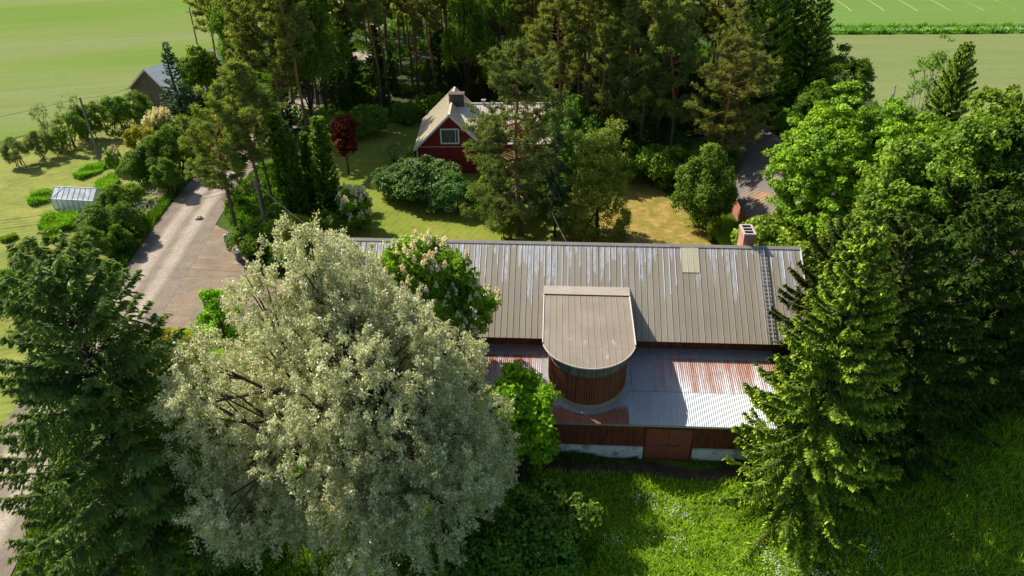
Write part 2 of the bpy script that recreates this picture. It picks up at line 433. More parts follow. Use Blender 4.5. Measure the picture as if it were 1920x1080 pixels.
def willow(key, H, R, zb, leaf, slope=0.0, back=0.0, nl=80, strands=36, k=84, L=.22, W=.06, hang=1.9, seed=0, r0=.55, squash=.92, bark='bark'):
    """white willow: billowing lobes that end in hanging leafy strands"""
    rng = np.random.default_rng(seed)
    zc = zb + (H - zb) * .46; hz = (H - zb) / 2
    d = sph(rng, nl * 2); d = d[d[:, 2] > -.55][:nl]; nl = len(d)
    d = d / (np.abs(d) ** 2.8).sum(1, keepdims=True) ** (1 / 2.8)
    rl = R * rng.uniform(.17, .34, nl)
    env = rng.uniform(.28, 1.08, nl) ** .5 * (1 + .10 * np.sin(d[:, 0] * 6 + 1) * np.cos(d[:, 1] * 5 + d[:, 2] * 4))
    hzv = np.where(d[:, 2] > 0, (H - zc), zc - zb)
    lc = d * np.c_[R * env - rl * .7, (R * env - rl * .7) * squash, hzv * env - rl * .6]
    lc[:, 2] += zc
    k1 = np.clip(lc[:, 0] / R, 0, 1); k2 = np.clip(-lc[:, 0] / R - .1, 0, 1); lc[:, 2] = zb + (lc[:, 2] - zb) * (1 - slope * 1.35 * k1 - slope * k2) * (1 - back * np.clip(lc[:, 1] / R, 0, 1))
    sd = unit(sph(rng, nl * strands) + .8 * np.repeat(unit(lc - [0, 0, zc]), strands, 0) + [0, 0, .25])
    p0 = np.repeat(lc, strands, 0) + sd * np.repeat(rl, strands)[:, None] * rng.uniform(.6, 1.05, nl * strands)[:, None]
    ns = len(p0)
    hd = unit(sd * [1, 1, 0] + rng.normal(0, .4, (ns, 3)) * [1, 1, 0])
    ln = rng.uniform(.55, 1.0, ns) * hang * (1 + .5 * np.repeat((d[:, 2] < .15), strands))
    s = rng.uniform(0, 1, (ns, k)) ** .9
    P = p0[:, None] + hd[:, None] * (.32 * ln[:, None] * (1 - (1 - s) ** 2))[..., None] + np.array([0, 0, 1.]) * (ln[:, None] * (.12 * np.sin(s * 3) - .95 * s ** 1.8))[..., None]
    P = P + rng.normal(0, .10, P.shape)
    upr = rng.uniform(size=ns) < .35                      # upright sprigs on the outside of the crown
    Pu = p0[:, None] + unit(sd + [0, 0, .5])[:, None] * (ln[:, None] * .75 * s)[..., None] + rng.normal(0, .09, P.shape)
    P = np.where(upr[:, None, None], Pu, P)
    C = P.reshape(-1, 3)
    okz = C[:, 2] > .4
    D = unit(np.repeat(hd, k, 0) * .5 + [0, 0, -.6] + .8 * sph(rng, len(C)))
    Nn = unit(sph(rng, len(C)) + np.repeat(sd, k, 0) * .4 + [0, 0, .2])
    tint = np.repeat(rng.normal(.42, .12, ns), k) + rng.normal(0, .17, len(C))
    tint = np.where(rng.uniform(size=len(C)) < .17, rng.uniform(.8, 1.05, len(C)), tint)
    sz = rng.uniform(.6, 1.25, len(C))
    parts = {'crown': leaves(key + '_crown', C[okz], D[okz], Nn[okz], (L * sz)[okz], (W * sz)[okz], tint[okz], M[leaf])}
    tp, tr = trunk_paths(rng, H * .85, r0, nseg=8)
    paths = [(tp, tr)]
    for i in range(nl):
        j = rng.integers(1, 6); st = tp[j]
        mid = st * .45 + lc[i] * .55 + [0, 0, .08 * np.linalg.norm(lc[i] - st)]
        paths.append((np.array([st, mid, lc[i], lc[i] + (lc[i] - mid) * .3 + [0, 0, -.2]]), np.array([r0 * .38, r0 * .2, .045, .015])))
        for _ in range(3):
            e = lc[i] + unit(rng.normal(size=3) + [0, 0, .3]) * rl[i] * .95
            paths.append((np.array([(mid + lc[i]) / 2, (lc[i] + e) / 2, e]), np.array([.05, .035, .012])))
    parts['trunk'] = tubes_mesh(key + '_trunk', paths, M[bark], 6)
    return parts

def bare_tree(key, H, R, bark, seed=0, nb=26, r0=.12):
    rng = np.random.default_rng(seed)
    tp, tr = trunk_paths(rng, H, r0, nseg=8); paths = [(tp, tr)]; tw = []
    for i in range(nb):
        z0 = rng.uniform(.25, .95) * H; a = rng.uniform(0, 6.28); l = R * (1.1 - z0 / H) * rng.uniform(.6, 1.2)
        st = np.array([np.interp(z0, tp[:, 2], tp[:, 0]), np.interp(z0, tp[:, 2], tp[:, 1]), z0])
        e = st + np.array([math.cos(a) * l, math.sin(a) * l, l * rng.uniform(.4, 1.1)])
        paths.append((np.array([st, (st + e) / 2 + rng.normal(0, .06, 3), e]), np.array([.04, .028, .012])))
        for q in range(4):
            f = rng.uniform(.35, 1); b = st + (e - st) * f
            g = b + unit(e - st + rng.normal(0, .7 * l, 3)) * l * .4
            tw.append((np.array([b, (b + g) / 2, g]), np.array([.016, .012, .006])))
    return {'trunk': tubes_mesh(key + '_trunk', paths, M[bark], 5), 'twigs': tubes_mesh(key + '_twigs', tw, M[bark], 4)}

def plant(name, parts, x, y, label, cat='tree', s=1.0, rz=0.0, group=None, sz=None, z=0.0):
    """a tree or shrub as an Empty with its trunk, crown ... as children (mesh data shared between copies)"""
    t = empty(name, (x, y, z), rz)
    t.scale = (s, s, sz if sz else s)
    tag(t, label, cat, group)
    for k, me in parts.items():
        o = bpy.data.objects.new(k, me); link(o, t)
        if k in ('blossoms',): o['kind'] = 'stuff'
    return t

def inside(poly, P):
    poly = np.asarray(poly, float); x, y = P[:, 0], P[:, 1]
    r = np.zeros(len(P), bool); j = len(poly) - 1
    for i in range(len(poly)):
        xi, yi = poly[i]; xj, yj = poly[j]
        c = ((yi > y) != (yj > y)) & (x < (xj - xi) * (y - yi) / (yj - yi + 1e-12) + xi)
        r ^= c; j = i
    return r

def scatter(rng, poly, n):
    poly = np.asarray(poly, float); a = poly.min(0); b = poly.max(0)
    P = rng.uniform(a, b, (int(n * 3) + 50, 2))
    return P[inside(poly, P)][:n]

def grass_mesh(name, P, h, w, mat, seed=0, lean=.45, tvar=.2, clump=.5):
    rng = np.random.default_rng(seed); n = len(P)
    a = rng.uniform(0, 6.28, n)
    hh = h * rng.uniform(.45, 1.3, n) * (1 + clump * np.sin(P[:, 0] * 1.1 + 2 * np.sin(P[:, 1] * .7)) * np.cos(P[:, 1] * 1.3))
    hh = np.maximum(hh, .03)
    D = unit(np.c_[np.cos(a) * lean, np.sin(a) * lean, np.ones(n)] + rng.normal(0, .2, (n, 3)))
    b = rng.uniform(0, 6.28, n)
    Nn = np.c_[np.cos(b), np.sin(b), np.full(n, .5)]
    C = np.c_[P, hh * .5 - .02]
    patch = .12 * np.sin(P[:, 0] * .9 + np.sin(P[:, 1] * 1.7) * 1.4) * np.sin(P[:, 1] * .8 + 1)
    return leaves(name, C, D, Nn, hh, w, .45 + patch + rng.normal(0, tvar, n), mat, shape=-.15)

# ------------------------------------------------------------------ surface materials
def sep(nt, co):
    s = nt.nodes.new('ShaderNodeSeparateXYZ'); nt.links.new(co, s.inputs[0]); return s.outputs

def ground_mat(name, stops, scale=.25, fine=6.0, bump_d=.05, stretch=None, patches=None, rough=.95, fine_amt=.35, mow=None):
    m, nt, out = new_mat(name); co = coords(nt)
    big = noise(nt, co, scale, 6, .6, stretch)
    c = ramp(nt, stops, big).outputs[0]
    if patches:
        pm = ramp(nt, [(.48, 0.), (.62, 1.)], noise(nt, co, patches[0], 5, .65)).outputs[0]
        c = mixc(nt, pm, c, patches[1])
    mid = noise(nt, co, 1.1, 6, .75)
    c = mixc(nt, ramp(nt, [(.40, .45), (.56, 0.)], mid).outputs[0], c, tuple(v * .62 for v in stops[0][1]))
    if mow is not None:                                    # mowing swaths
        mp = nt.nodes.new('ShaderNodeMapping'); mp.inputs['Rotation'].default_value = (0, 0, mow); nt.links.new(co, mp.inputs[0])
        w = N(nt, 'ShaderNodeTexWave', Scale=.42, Distortion=2.2, Detail=3.0); nt.links.new(mp.outputs[0], w.inputs['Vector'])
        c = mixc(nt, math_(nt, 'MULTIPLY', w.outputs['Fac'], .38), c, stops[-1][1])
    f = noise(nt, co, fine, 5, .7)
    lo = mixc(nt, 1.0, c, (1 - fine_amt,) * 3, 'MULTIPLY')
    c = mixc(nt, ramp(nt, [(.32, 0.), (.62, 1.)], f).outputs[0], lo, c)
    principled(nt, out, c, rough, 0, .15, f, .6, bump_d)
    return m

M['ground'] = ground_mat('rough_grass_ground', [(.3, (.045,.085,.012)), (.55, (.075,.13,.016)), (.75, (.13,.15,.03))], .3, 9)
M['floor'] = ground_mat('forest_floor_litter', [(.3, (.05,.055,.02)), (.55, (.06,.09,.02)), (.75, (.12,.10,.05))], .35, 7)
M['lawn_dry'] = ground_mat('dry_lawn', [(.3, (.15,.23,.025)), (.5, (.235,.275,.05)), (.7, (.33,.31,.08))], .16, 11, .03, (.55, 1.5, 1), (.4, (.16,.20,.035)), fine_amt=.3, mow=1.25)
M['lawn_green'] = ground_mat('garden_lawn', [(.3, (.14,.215,.018)), (.5, (.205,.26,.032)), (.7, (.28,.28,.05))], .2, 11, .03, fine_amt=.28, mow=.4)
M['lawn_parched'] = ground_mat('parched_lawn', [(.3, (.20,.20,.03)), (.5, (.31,.235,.05)), (.7, (.38,.28,.085))], .35, 9, .03, None, (.7, (.44,.30,.11)), fine_amt=.28)
M['meadow'] = ground_mat('meadow_turf', [(.3, (.07,.13,.010)), (.7, (.14,.22,.018))], .6, 12)
M['margin'] = ground_mat('field_margin_turf', [(.3, (.07,.12,.02)), (.7, (.14,.19,.04))], .5, 8)
M['bare'] = ground_mat('trodden_earth', [(.3, (.06,.045,.03)), (.7, (.14,.105,.07))], .7, 10)

def field_mat(name, stops, ang, tram=None, edge=None, edge2=None):
    m, nt, out = new_mat(name); co = coords(nt)
    mp = nt.nodes.new('ShaderNodeMapping'); mp.inputs['Rotation'].default_value = (0, 0, ang); nt.links.new(co, mp.inputs[0])
    b = noise(nt, mp.outputs[0], .019, 4, .5, (.3, 1.5, 1))
    c = ramp(nt, stops, b).outputs[0]
    rows = noise(nt, mp.outputs[0], .55, 4, .7, (.05, 1.0, 1))
    c = mixc(nt, ramp(nt, [(.35, .34), (.65, 0.)], rows).outputs[0], c, (.12,.15,.03))
    f = noise(nt, co, 2.2, 6, .8)
    c = mixc(nt, ramp(nt, [(.38, .42), (.60, 0.)], f).outputs[0], c, (.08,.12,.02))
    if tram:
        mp2 = nt.nodes.new('ShaderNodeMapping'); mp2.inputs['Rotation'].default_value = (0, 0, tram[0]); nt.links.new(co, mp2.inputs[0])
        wob = noise(nt, co, .08, 2)
        xx = math_(nt, 'ADD', sep(nt, mp2.outputs[0])[0], math_(nt, 'MULTIPLY', wob, 1.2))
        fr = math_(nt, 'FRACT', math_(nt, 'DIVIDE', xx, tram[1]))
        l = math_(nt, 'LESS_THAN', fr, tram[2])
        brk = math_(nt, 'MULTIPLY', ramp(nt, [(.36, .1), (.5, .7)], noise(nt, co, .06, 4)).outputs[0], math_(nt, 'GREATER_THAN', sep(nt, co)[1], 172.5))
        c = mixc(nt, math_(nt, 'MULTIPLY', l, brk), c, (.42,.38,.18))
    principled(nt, out, c, .95, 0, .1, f, .5, .06)
    return m

M['field_left'] = field_mat('young_crop_left', [(.33, (.11,.225,.010)), (.45, (.165,.235,.042)), (.57, (.205,.24,.085)), (.68, (.135,.23,.025))], -.28)
M['field_near'] = field_mat('sparse_crop', [(.3, (.18,.225,.075)), (.6, (.225,.255,.11)), (.8, (.175,.235,.07))], .02)
M['field_far'] = field_mat('green_crop', [(.3, (.125,.24,.045)), (.6, (.155,.265,.06)), (.8, (.20,.27,.09))], .05, (.10, 7.3, .045))

def gravel_mat(name, attr=True):
    m, nt, out = new_mat(name); co = coords(nt)
    n1 = noise(nt, co, .5, 6, .65); n2 = noise(nt, co, 5, 7, .85)
    c = ramp(nt, [(.3, (.17,.138,.108)), (.55, (.25,.205,.16)), (.75, (.31,.255,.195))], n1).outputs[0]
    if attr:
        at = nt.nodes.new('ShaderNodeAttribute'); at.attribute_name = 'across'
        a = math_(nt, 'ADD', at.outputs['Fac'], math_(nt, 'MULTIPLY', math_(nt, 'SUBTRACT', noise(nt, co, .25, 3), .5), .10))
        tr = ramp(nt, [(.18, 0.), (.29, 1.), (.40, .75), (.47, .15), (.53, .2), (.60, .9), (.70, 1.), (.80, .05)], a).outputs[0]
        tr = math_(nt, 'MULTIPLY', tr, ramp(nt, [(.25, .55), (.6, 1.)], noise(nt, co, .35, 5, .7)).outputs[0])
        c = mixc(nt, tr, c, (.50,.425,.345))
    else:
        w = noise(nt, co, .32, 6, .7, (1, .8, 1))
        c = mixc(nt, ramp(nt, [(.36, 0.), (.72, .85)], w).outputs[0], c, (.33,.225,.125))
        w2 = noise(nt, co, .9, 5, .6, (.3, 1.2, 1))
        c = mixc(nt, ramp(nt, [(.52, 0.), (.66, .5)], w2).outputs[0], c, (.42,.36,.30))
    c = mixc(nt, ramp(nt, [(.36, .6), (.6, 0.)], n2).outputs[0], c, (.10,.08,.065))
    principled(nt, out, c, .95, 0, .2, n2, .7, .04)
    return m
M['road'] = gravel_mat('road_gravel'); M['yard'] = gravel_mat('yard_gravel', False)

# ------------------------------------------------------------------ ground sheets
def patch(name, pts, z, mat, seed=0, rough=.35, step=.8, kind='structure', smooth_edge=False):
    """flat sheet with an uneven outline"""
    rng = np.random.default_rng(seed); P = np.array(pts, float); out = []
    for i in range(len(P)):
        a, b = P[i], P[(i + 1) % len(P)]
        L = np.linalg.norm(b - a); n = int(np.clip(L / step, 1, 160))
        for j in range(n):
            out.append(a + (b - a) * j / n)
    out = np.array(out)
    w = rng.normal(0, 1, out.shape)
    for _ in range(2): w = (w + np.roll(w, 1, 0) + np.roll(w, -1, 0)) / 2.2
    out = out + w * rough
    me = bpy.data.meshes.new(name)
    me.from_pydata([(x, y, z) for x, y in out], [], [list(range(len(out)))])
    import bmesh
    bm = bmesh.new(); bm.from_mesh(me)
    bmesh.ops.triangulate(bm, faces=bm.faces[:], ngon_method='EAR_CLIP')
    bmesh.ops.recalc_face_normals(bm, faces=bm.faces[:])
    if sum(f.normal.z for f in bm.faces) < 0:
        bmesh.ops.reverse_faces(bm, faces=bm.faces[:])
    bm.to_mesh(me); bm.free()
    me.materials.append(mat)
    o = link(bpy.data.objects.new(name, me)); o['kind'] = kind
    return o

def G(*pts): return [tuple(p) for p in pts]

mb = MB(); mb.add([(-1500,-300,0),(1500,-300,0),(1500,2600,0),(-1500,2600,0)], [(0,1,2,3)])
o = mb.build('ground', M['ground']); o['kind'] = 'structure'
FIELD_L = G((-85.19, 73.88), (-69.77, 92.85), (-66.20, 99.15), (-63.01, 106.19), (-59.37, 113.05), (-55.94, 117.84), (-53.12, 129.26), (-52.06, 143.53), (-49.84, 165.63), (-40,172), (20,176), (60,172), (62,900), (-900,900), (-900,120))
patch('field', FIELD_L, .012, M['field_left'], 1, .5, 1.2)
FLOOR = G((-50,100), (-34.88, 97.85), (-26.93, 101.55), (-15.37, 105.44), (6.19, 102.59), (7.85, 84.42), (14.73, 82.73), (20.62, 80.33), (26.08, 87.54), (34,88), (52,98), (56,120), (60,171), (20,175), (-40,171), (-52,150))
patch('forest_floor', FLOOR, .024, M['floor'], 2, .6, 1.2)
patch('field', G((50,102), (57,93), (70,86), (120,74), (400,60), (400,151), (62,151.5)), .020, M['field_near'], 3, .3, 1.5)
patch('field', G((61,158), (400,157), (400,900), (63,900)), .016, M['field_far'], 4, .3, 1.5)
LAWN_L = G((-69.16, 71.14), (-69.09, 91.72), (-65.75, 98.31), (-62.32, 104.79), (-58.67, 112.00), (-51.13, 111.88), (-41.25, 88.46), (-38.90, 77.98), (-38.19, 66.99), (-37.03, 57.52), (-35.13, 44.87), (-33.90, 34.49), (-47.46, 39.62))
patch('lawn', LAWN_L, .030, M['lawn_dry'], 5, .25)
patch('lawn', G((-22.19, 64.82), (-22.48, 80.88), (-24.54, 93.72), (-19.30, 100.78), (-11.96, 102.20), (5.28, 99.34), (8.04, 82.81), (6.00, 63.45), (-7.95, 59.57), (-17.91, 59.67)), .034, M['lawn_green'], 6, .3)
patch('lawn', G((4.47, 59.44), (7.85, 82.81), (12.57, 86.02), (16.32, 82.70), (18.15, 76.43), (19.37, 71.37), (20.64, 64.36), (19.82, 59.29)), .038, M['lawn_parched'], 7, .2)
patch('meadow', G((-30,8), (60,8), (75,48), (38,52), (24,42), (14,35.7), (8.7,36.0), (-3,36.4), (-14,36)), .016, M['meadow'], 8, .3)
patch('bare_earth', G((0.0,36.35), (9,35.6), (17.5,35.1), (18.2,33.7), (14,34.1), (10,34.0), (7,34.7), (3.5,34.8), (.5,35.2)), .026, M['bare'], 9, .25)
patch('gravel_yard', G((-35.62, 74.35), (-33.22, 73.01), (-29.42, 69.23), (-27.05, 64.44), (-23.62, 60.50), (-16.53, 57.78), (-16.39, 52.62), (-23.24, 52.69), (-27.01, 51.77), (-29.10, 50.25), (-31.94, 48.23), (-33.83, 56.15), (-35.19, 68.34)), .042, M['yard'], 10, .3, .6)

def road_strip(name, cl, width, z, mat, nx=14):
    P = np.array(cl, float)
    d = np.r_[0, np.cumsum(np.linalg.norm(np.diff(P, axis=0), axis=1))]
    n = int(d[-1] / 1.0)
    s = np.linspace(0, d[-1], n)
    # smooth the centre line
    x = np.interp(s, d, P[:, 0]); y = np.interp(s, d, P[:, 1])
    k = 9; ker = np.ones(k) / k
    x = np.convolve(np.pad(x, k // 2, 'edge'), ker, 'valid'); y = np.convolve(np.pad(y, k // 2, 'edge'), ker, 'valid')
    T = unit(np.c_[np.gradient(x), np.gradient(y)]); Nn = np.c_[T[:, 1], -T[:, 0]]
    rng = np.random.default_rng(3)
    a = np.linspace(0, 1, nx + 1)
    wv = np.convolve(rng.normal(0, .35, n + 8), np.ones(9) / 4, 'valid')
    V = []; A = []
    for i in range(n):
        for q in a:
            off = (q - .5) * width * (1 + .10 * wv[i] * abs(q - .5))
            V.append((x[i] + Nn[i, 0] * off, y[i] + Nn[i, 1] * off, z))
    V = np.array(V)
    i = np.arange(n - 1)[:, None] * (nx + 1); j = np.arange(nx)[None]
    F = np.stack([i + j, i + j + 1, i + nx + 2 + j, i + nx + 1 + j], -1).reshape(-1, 4)
    me = np_mesh(name, V, [F], mat)
    at = me.attributes.new('across', 'FLOAT', 'POINT')
    at.data.foreach_set('value', np.tile(a, n).astype(np.float32))
    o = link(bpy.data.objects.new(name, me)); o['kind'] = 'structure'
    return o
ROAD = G((-30.75, 21.89), (-31.93, 29.05), (-32.42, 34.95), (-32.96, 42.97), (-33.39, 52.78), (-33.80, 60.80), (-34.47, 70.13), (-34.89, 79.09), (-34.60, 89.78), (-32.61, 103.19), (-29.10, 119.64), (-27.06, 133.82), (-26.57, 151.19), (-26.08, 175.65))
road_strip('gravel_road', ROAD, 6.4, .054, M['road'])

# ------------------------------------------------------------------ building materials
def smooth(nt, x, a, b):
    mr = N(nt, 'ShaderNodeMapRange', _interpolation_type='SMOOTHSTEP'); mr.inputs[1].default_value = a; mr.inputs[2].default_value = b
    nt.links.new(x, mr.inputs[0]); return mr.outputs[0]

def white_noise(nt, x, seed=0.0):
    w = nt.nodes.new('ShaderNodeTexWhiteNoise'); w.noise_dimensions = '1D'
    nt.links.new(math_(nt, 'ADD', x, seed), w.inputs['W']); return w.outputs['Value']

def mad(nt, a, b, c):
    o = math_(nt, 'MULTIPLY_ADD', a, b); o.node.inputs[2].default_value = c; return o

def main_roof_mat():
    m, nt, out = new_mat('worn_grey_brown_metal_roof'); co = coords(nt); x, y, z = sep(nt, co)
    PITCH = .43
    pu = math_(nt, 'DIVIDE', math_(nt, 'ADD', x, 40.0), PITCH)
    pid = math_(nt, 'FLOOR', pu); fr = math_(nt, 'FRACT', pu)
    t = math_(nt, 'DIVIDE', math_(nt, 'SUBTRACT', 12.0, y), 6.3)           # 0 ridge, 1 eave
    n1 = noise(nt, co, 1.0, 5, .7, (5.0, .55, .55)); n2 = noise(nt, co, 1.0, 4, .7, (9.0, 1.6, 1.6))
    length = math_(nt, 'MULTIPLY', math_(nt, 'POWER', white_noise(nt, pid), 2.2), .62)
    edge = math_(nt, 'ADD', t, math_(nt, 'MULTIPLY', math_(nt, 'SUBTRACT', n1, .5), .55))
    inlen = math_(nt, 'SUBTRACT', 1.0, smooth(nt, math_(nt, 'SUBTRACT', edge, length), -.02, .05))
    col_pos = white_noise(nt, pid, 7.3)
    band = smooth(nt, math_(nt, 'ABSOLUTE', math_(nt, 'SUBTRACT', fr, mad(nt, col_pos, .5, .25))), .34, .10)
    # a few wear scratches along the seams
    seam = math_(nt, 'LESS_THAN', math_(nt, 'ABSOLUTE', math_(nt, 'SUBTRACT', fr, .94)), .075)
    slen = math_(nt, 'MULTIPLY', math_(nt, 'POWER', white_noise(nt, pid, 3.1), 1.6), .75)
    sm = math_(nt, 'MULTIPLY', math_(nt, 'MULTIPLY', seam, math_(nt, 'LESS_THAN', edge, slen)), ramp(nt, [(.30, .0), (.44, 1.)], n2).outputs[0])
    panel = math_(nt, 'MULTIPLY', math_(nt, 'MULTIPLY', inlen, band), ramp(nt, [(.38, 0.), (.54, 1.)], n2).outputs[0])
    wear = math_(nt, 'MAXIMUM', math_(nt, 'MULTIPLY', panel, .9), sm, True)
    tone = noise(nt, co, .25, 4); grime = noise(nt, co, 1.0, 5, .65, (6, .35, .35))
    base = ramp(nt, [(.3, (.30,.265,.20)), (.7, (.37,.33,.26))], tone).outputs[0]
    base = mixc(nt, ramp(nt, [(.4, .45), (.65, 0.)], grime).outputs[0], base, (.24,.20,.145))
    base = mixc(nt, math_(nt, 'MULTIPLY', white_noise(nt, pid, 11.0), .22), base, (.50,.46,.38))
    base = mixc(nt, math_(nt, 'MULTIPLY', math_(nt, 'LESS_THAN', math_(nt, 'ABSOLUTE', math_(nt, 'SUBTRACT', fr, .085)), .055), .6), base, (.10,.085,.065))
    c = mixc(nt, wear, base, (.62,.65,.71))
    principled(nt, out, c, mad(nt, wear, -.10, .58), math_(nt, 'MULTIPLY', wear, .35), .45, grime, .08, .01)
    return m

def simple_mat(name, c0, c1, scale=2.0, stretch=None, rough=.7, metal=0.0, spec=.35, bump=.2, stain=None, det=5):
    m, nt, out = new_mat(name); co = coords(nt)
    n = noise(nt, co, scale, det, .65, stretch)
    c = ramp(nt, [(.33, c0), (.66, c1)], n).outputs[0]
    if stain:
        s = ramp(nt, [(.52, 0.), (.66, stain[1])], noise(nt, co, stain[2], 5, .65, stain[3] if len(stain) > 3 else None)).outputs[0]
        c = mixc(nt, s, c, stain[0])
    principled(nt, out, c, rough, metal, spec, n, bump, .02)
    return m

def brick_mat(name, c1, c2, mortar, s=1.0, round_=False):
    m, nt, out = new_mat(name); co = coords(nt); x, y, z = sep(nt, co)
    cb = nt.nodes.new('ShaderNodeCombineXYZ')
    nt.links.new(math_(nt, 'ADD', x, y), cb.inputs[0]); nt.links.new(z, cb.inputs[1])
    b = N(nt, 'ShaderNodeTexBrick', Scale=s); b.inputs['Color1'].default_value = (*c1, 1); b.inputs['Color2'].default_value = (*c2, 1)
    b.inputs['Mortar'].default_value = (*mortar, 1); b.inputs['Mortar Size'].default_value = .012
    b.inputs['Brick Width'].default_value = .27; b.inputs['Row Height'].default_value = .085
    nt.links.new(cb.outputs[0], b.inputs['Vector'])
    n = noise(nt, co, 4, 5, .7)
    c = mixc(nt, ramp(nt, [(.35, .5), (.62, 0.)], n).outputs[0], b.outputs[0], mortar)
    principled(nt, out, c, .9, 0, .2, b.outputs['Fac'], -.3, .01)
    return m

def board_mat(name, c0, c1, board=.14, ang=0.0, axis='x', fade=None):
    """vertical (or slanting) boards: dark joints + streaky weathering"""
    m, nt, out = new_mat(name); co = coords(nt); x, y, z = sep(nt, co)
    q = math_(nt, 'ADD', x, y)
    if ang: q = math_(nt, 'ADD', math_(nt, 'MULTIPLY', q, math.cos(ang)), math_(nt, 'MULTIPLY', z, math.sin(ang)))
    qq = math_(nt, 'DIVIDE', q, board); fr = math_(nt, 'FRACT', qq); idn = math_(nt, 'FLOOR', qq)
    joint = math_(nt, 'LESS_THAN', fr, .09)
    n = noise(nt, co, 2.0, 6, .7, (4, 4, .5))
    c = ramp(nt, [(.3, c0), (.7, c1)], n).outputs[0]
    c = mixc(nt, math_(nt, 'MULTIPLY', white_noise(nt, idn), .35), c, tuple(v * .55 for v in c0))
    if fade:
        c = mixc(nt, ramp(nt, [(.50, 0.), (.62, .8)], noise(nt, co, 1.1, 5, .7, (3, 3, .35))).outputs[0], c, fade)
    c = mixc(nt, joint, c, tuple(v * .3 for v in c0))
    principled(nt, out, c, .85, 0, .25, math_(nt, 'SUBTRACT', 1.0, joint), .4, .015)
    return m

def lean_mat():
    m, nt, out = new_mat('rusty_galvanised_sheet'); co = coords(nt); x, y, z = sep(nt, co)
    st = noise(nt, co, 1.0, 4, .6, (2.6, .12, .12)); fine = noise(nt, co, 1.0, 6, .8, (13, 1.3, 1.3)); spk = noise(nt, co, 9, 4, .7)
    upper = math_(nt, 'MULTIPLY', smooth(nt, y, 2.38, 2.42), smooth(nt, x, -1.5, 3.2))
    upper = math_(nt, 'MAXIMUM', upper, math_(nt, 'MULTIPLY', smooth(nt, y, 2.38, 2.42), smooth(nt, x, -6.2, -8.2)))
    body = math_(nt, 'ADD', math_(nt, 'MULTIPLY', st, .55), math_(nt, 'MULTIPLY', fine, .45))
    fade = math_(nt, 'ADD', body, math_(nt, 'MULTIPLY', math_(nt, 'SUBTRACT', y, 3.6), .05))
    r1 = math_(nt, 'MULTIPLY', ramp(nt, [(.38, 0.), (.60, .9)], fade).outputs[0], upper)
    topr = math_(nt, 'MULTIPLY', ramp(nt, [(.42, 0.), (.55, .9)], fine).outputs[0], smooth(nt, y, 3.7, 5.4))
    r2 = ramp(nt, [(.68, 0.), (.74, .8)], math_(nt, 'ADD', math_(nt, 'MULTIPLY', fine, .5), math_(nt, 'MULTIPLY', spk, .5))).outputs[0]
    rust = math_(nt, 'MAXIMUM', math_(nt, 'MAXIMUM', r1, math_(nt, 'MULTIPLY', topr, .7)), r2, True)
    # old sheet below the tower, rusted all over
    jx = math_(nt, 'ADD', x, math_(nt, 'MULTIPLY', math_(nt, 'SUBTRACT', fine, .5), .35))
    box = math_(nt, 'MULTIPLY', math_(nt, 'MULTIPLY', smooth(nt, jx, -6.4, -6.1), math_(nt, 'LESS_THAN', x, -1.22)), smooth(nt, math_(nt, 'ADD', y, math_(nt, 'MULTIPLY', math_(nt, 'SUBTRACT', fine, .5), .8)), 1.35, .8))
    rust = math_(nt, 'MAXIMUM', rust, math_(nt, 'MULTIPLY', box, .93))
    zinc = ramp(nt, [(.3, (.38,.41,.445)), (.7, (.48,.505,.53))], noise(nt, co, 1.0, 5, .6, (8, .4, .4))).outputs[0]
    seam = math_(nt, 'LESS_THAN', math_(nt, 'ABSOLUTE', math_(nt, 'SUBTRACT', y, 2.40)), .025)
    rc = ramp(nt, [(.3, (.16,.045,.022)), (.5, (.31,.10,.045)), (.7, (.42,.18,.085))], spk).outputs[0]
    c = mixc(nt, rust, zinc, rc)
    c = mixc(nt, math_(nt, 'MULTIPLY', seam, .7), c, (.12,.09,.08))
    rough = math_(nt, 'ADD', math_(nt, 'MULTIPLY', rust, .35), .5); metal = math_(nt, 'SUBTRACT', .15, math_(nt, 'MULTIPLY', rust, .15))
    principled(nt, out, c, rough, metal, .4)
    return m

def tower_roof_mat():
    m, nt, out = new_mat('beige_metal_tower_roof'); co = coords(nt); x, y, z = sep(nt, co)
    tone = noise(nt, co, .5, 5, .6); g = noise(nt, co, 1.0, 5, .65, (5, .5, .5))
    c = ramp(nt, [(.3, (.235,.20,.15)), (.7, (.29,.25,.195))], tone).outputs[0]
    c = mixc(nt, ramp(nt, [(.42, .35), (.62, 0.)], g).outputs[0], c, (.18,.15,.115))
    # pale washed blotches, rust below the flashing, a seam across the sheets
    blot = math_(nt, 'MULTIPLY', ramp(nt, [(.60, 0.), (.72, .55)], noise(nt, co, 1.0, 3, .5, (2.0, 1.0, 1))).outputs[0], smooth(nt, y, 5.5, 1.5))
    c = mixc(nt, blot, c, (.55,.52,.48))
    rz = math_(nt, 'MULTIPLY', math_(nt, 'MULTIPLY', smooth(nt, y, 8.05, 8.5), smooth(nt, x, -6.6, -4.2)), ramp(nt, [(.45, 0.), (.62, .8)], noise(nt, co, 5, 5, .7)).outputs[0])
    c = mixc(nt, rz, c, (.42,.17,.07))
    seam = math_(nt, 'LESS_THAN', math_(nt, 'ABSOLUTE', math_(nt, 'SUBTRACT', y, 2.62)), .03)
    c = mixc(nt, math_(nt, 'MULTIPLY', seam, .5), c, (.25,.13,.08))
    principled(nt, out, c, .58, 0.0, .4, g, .12, .01)
    return m

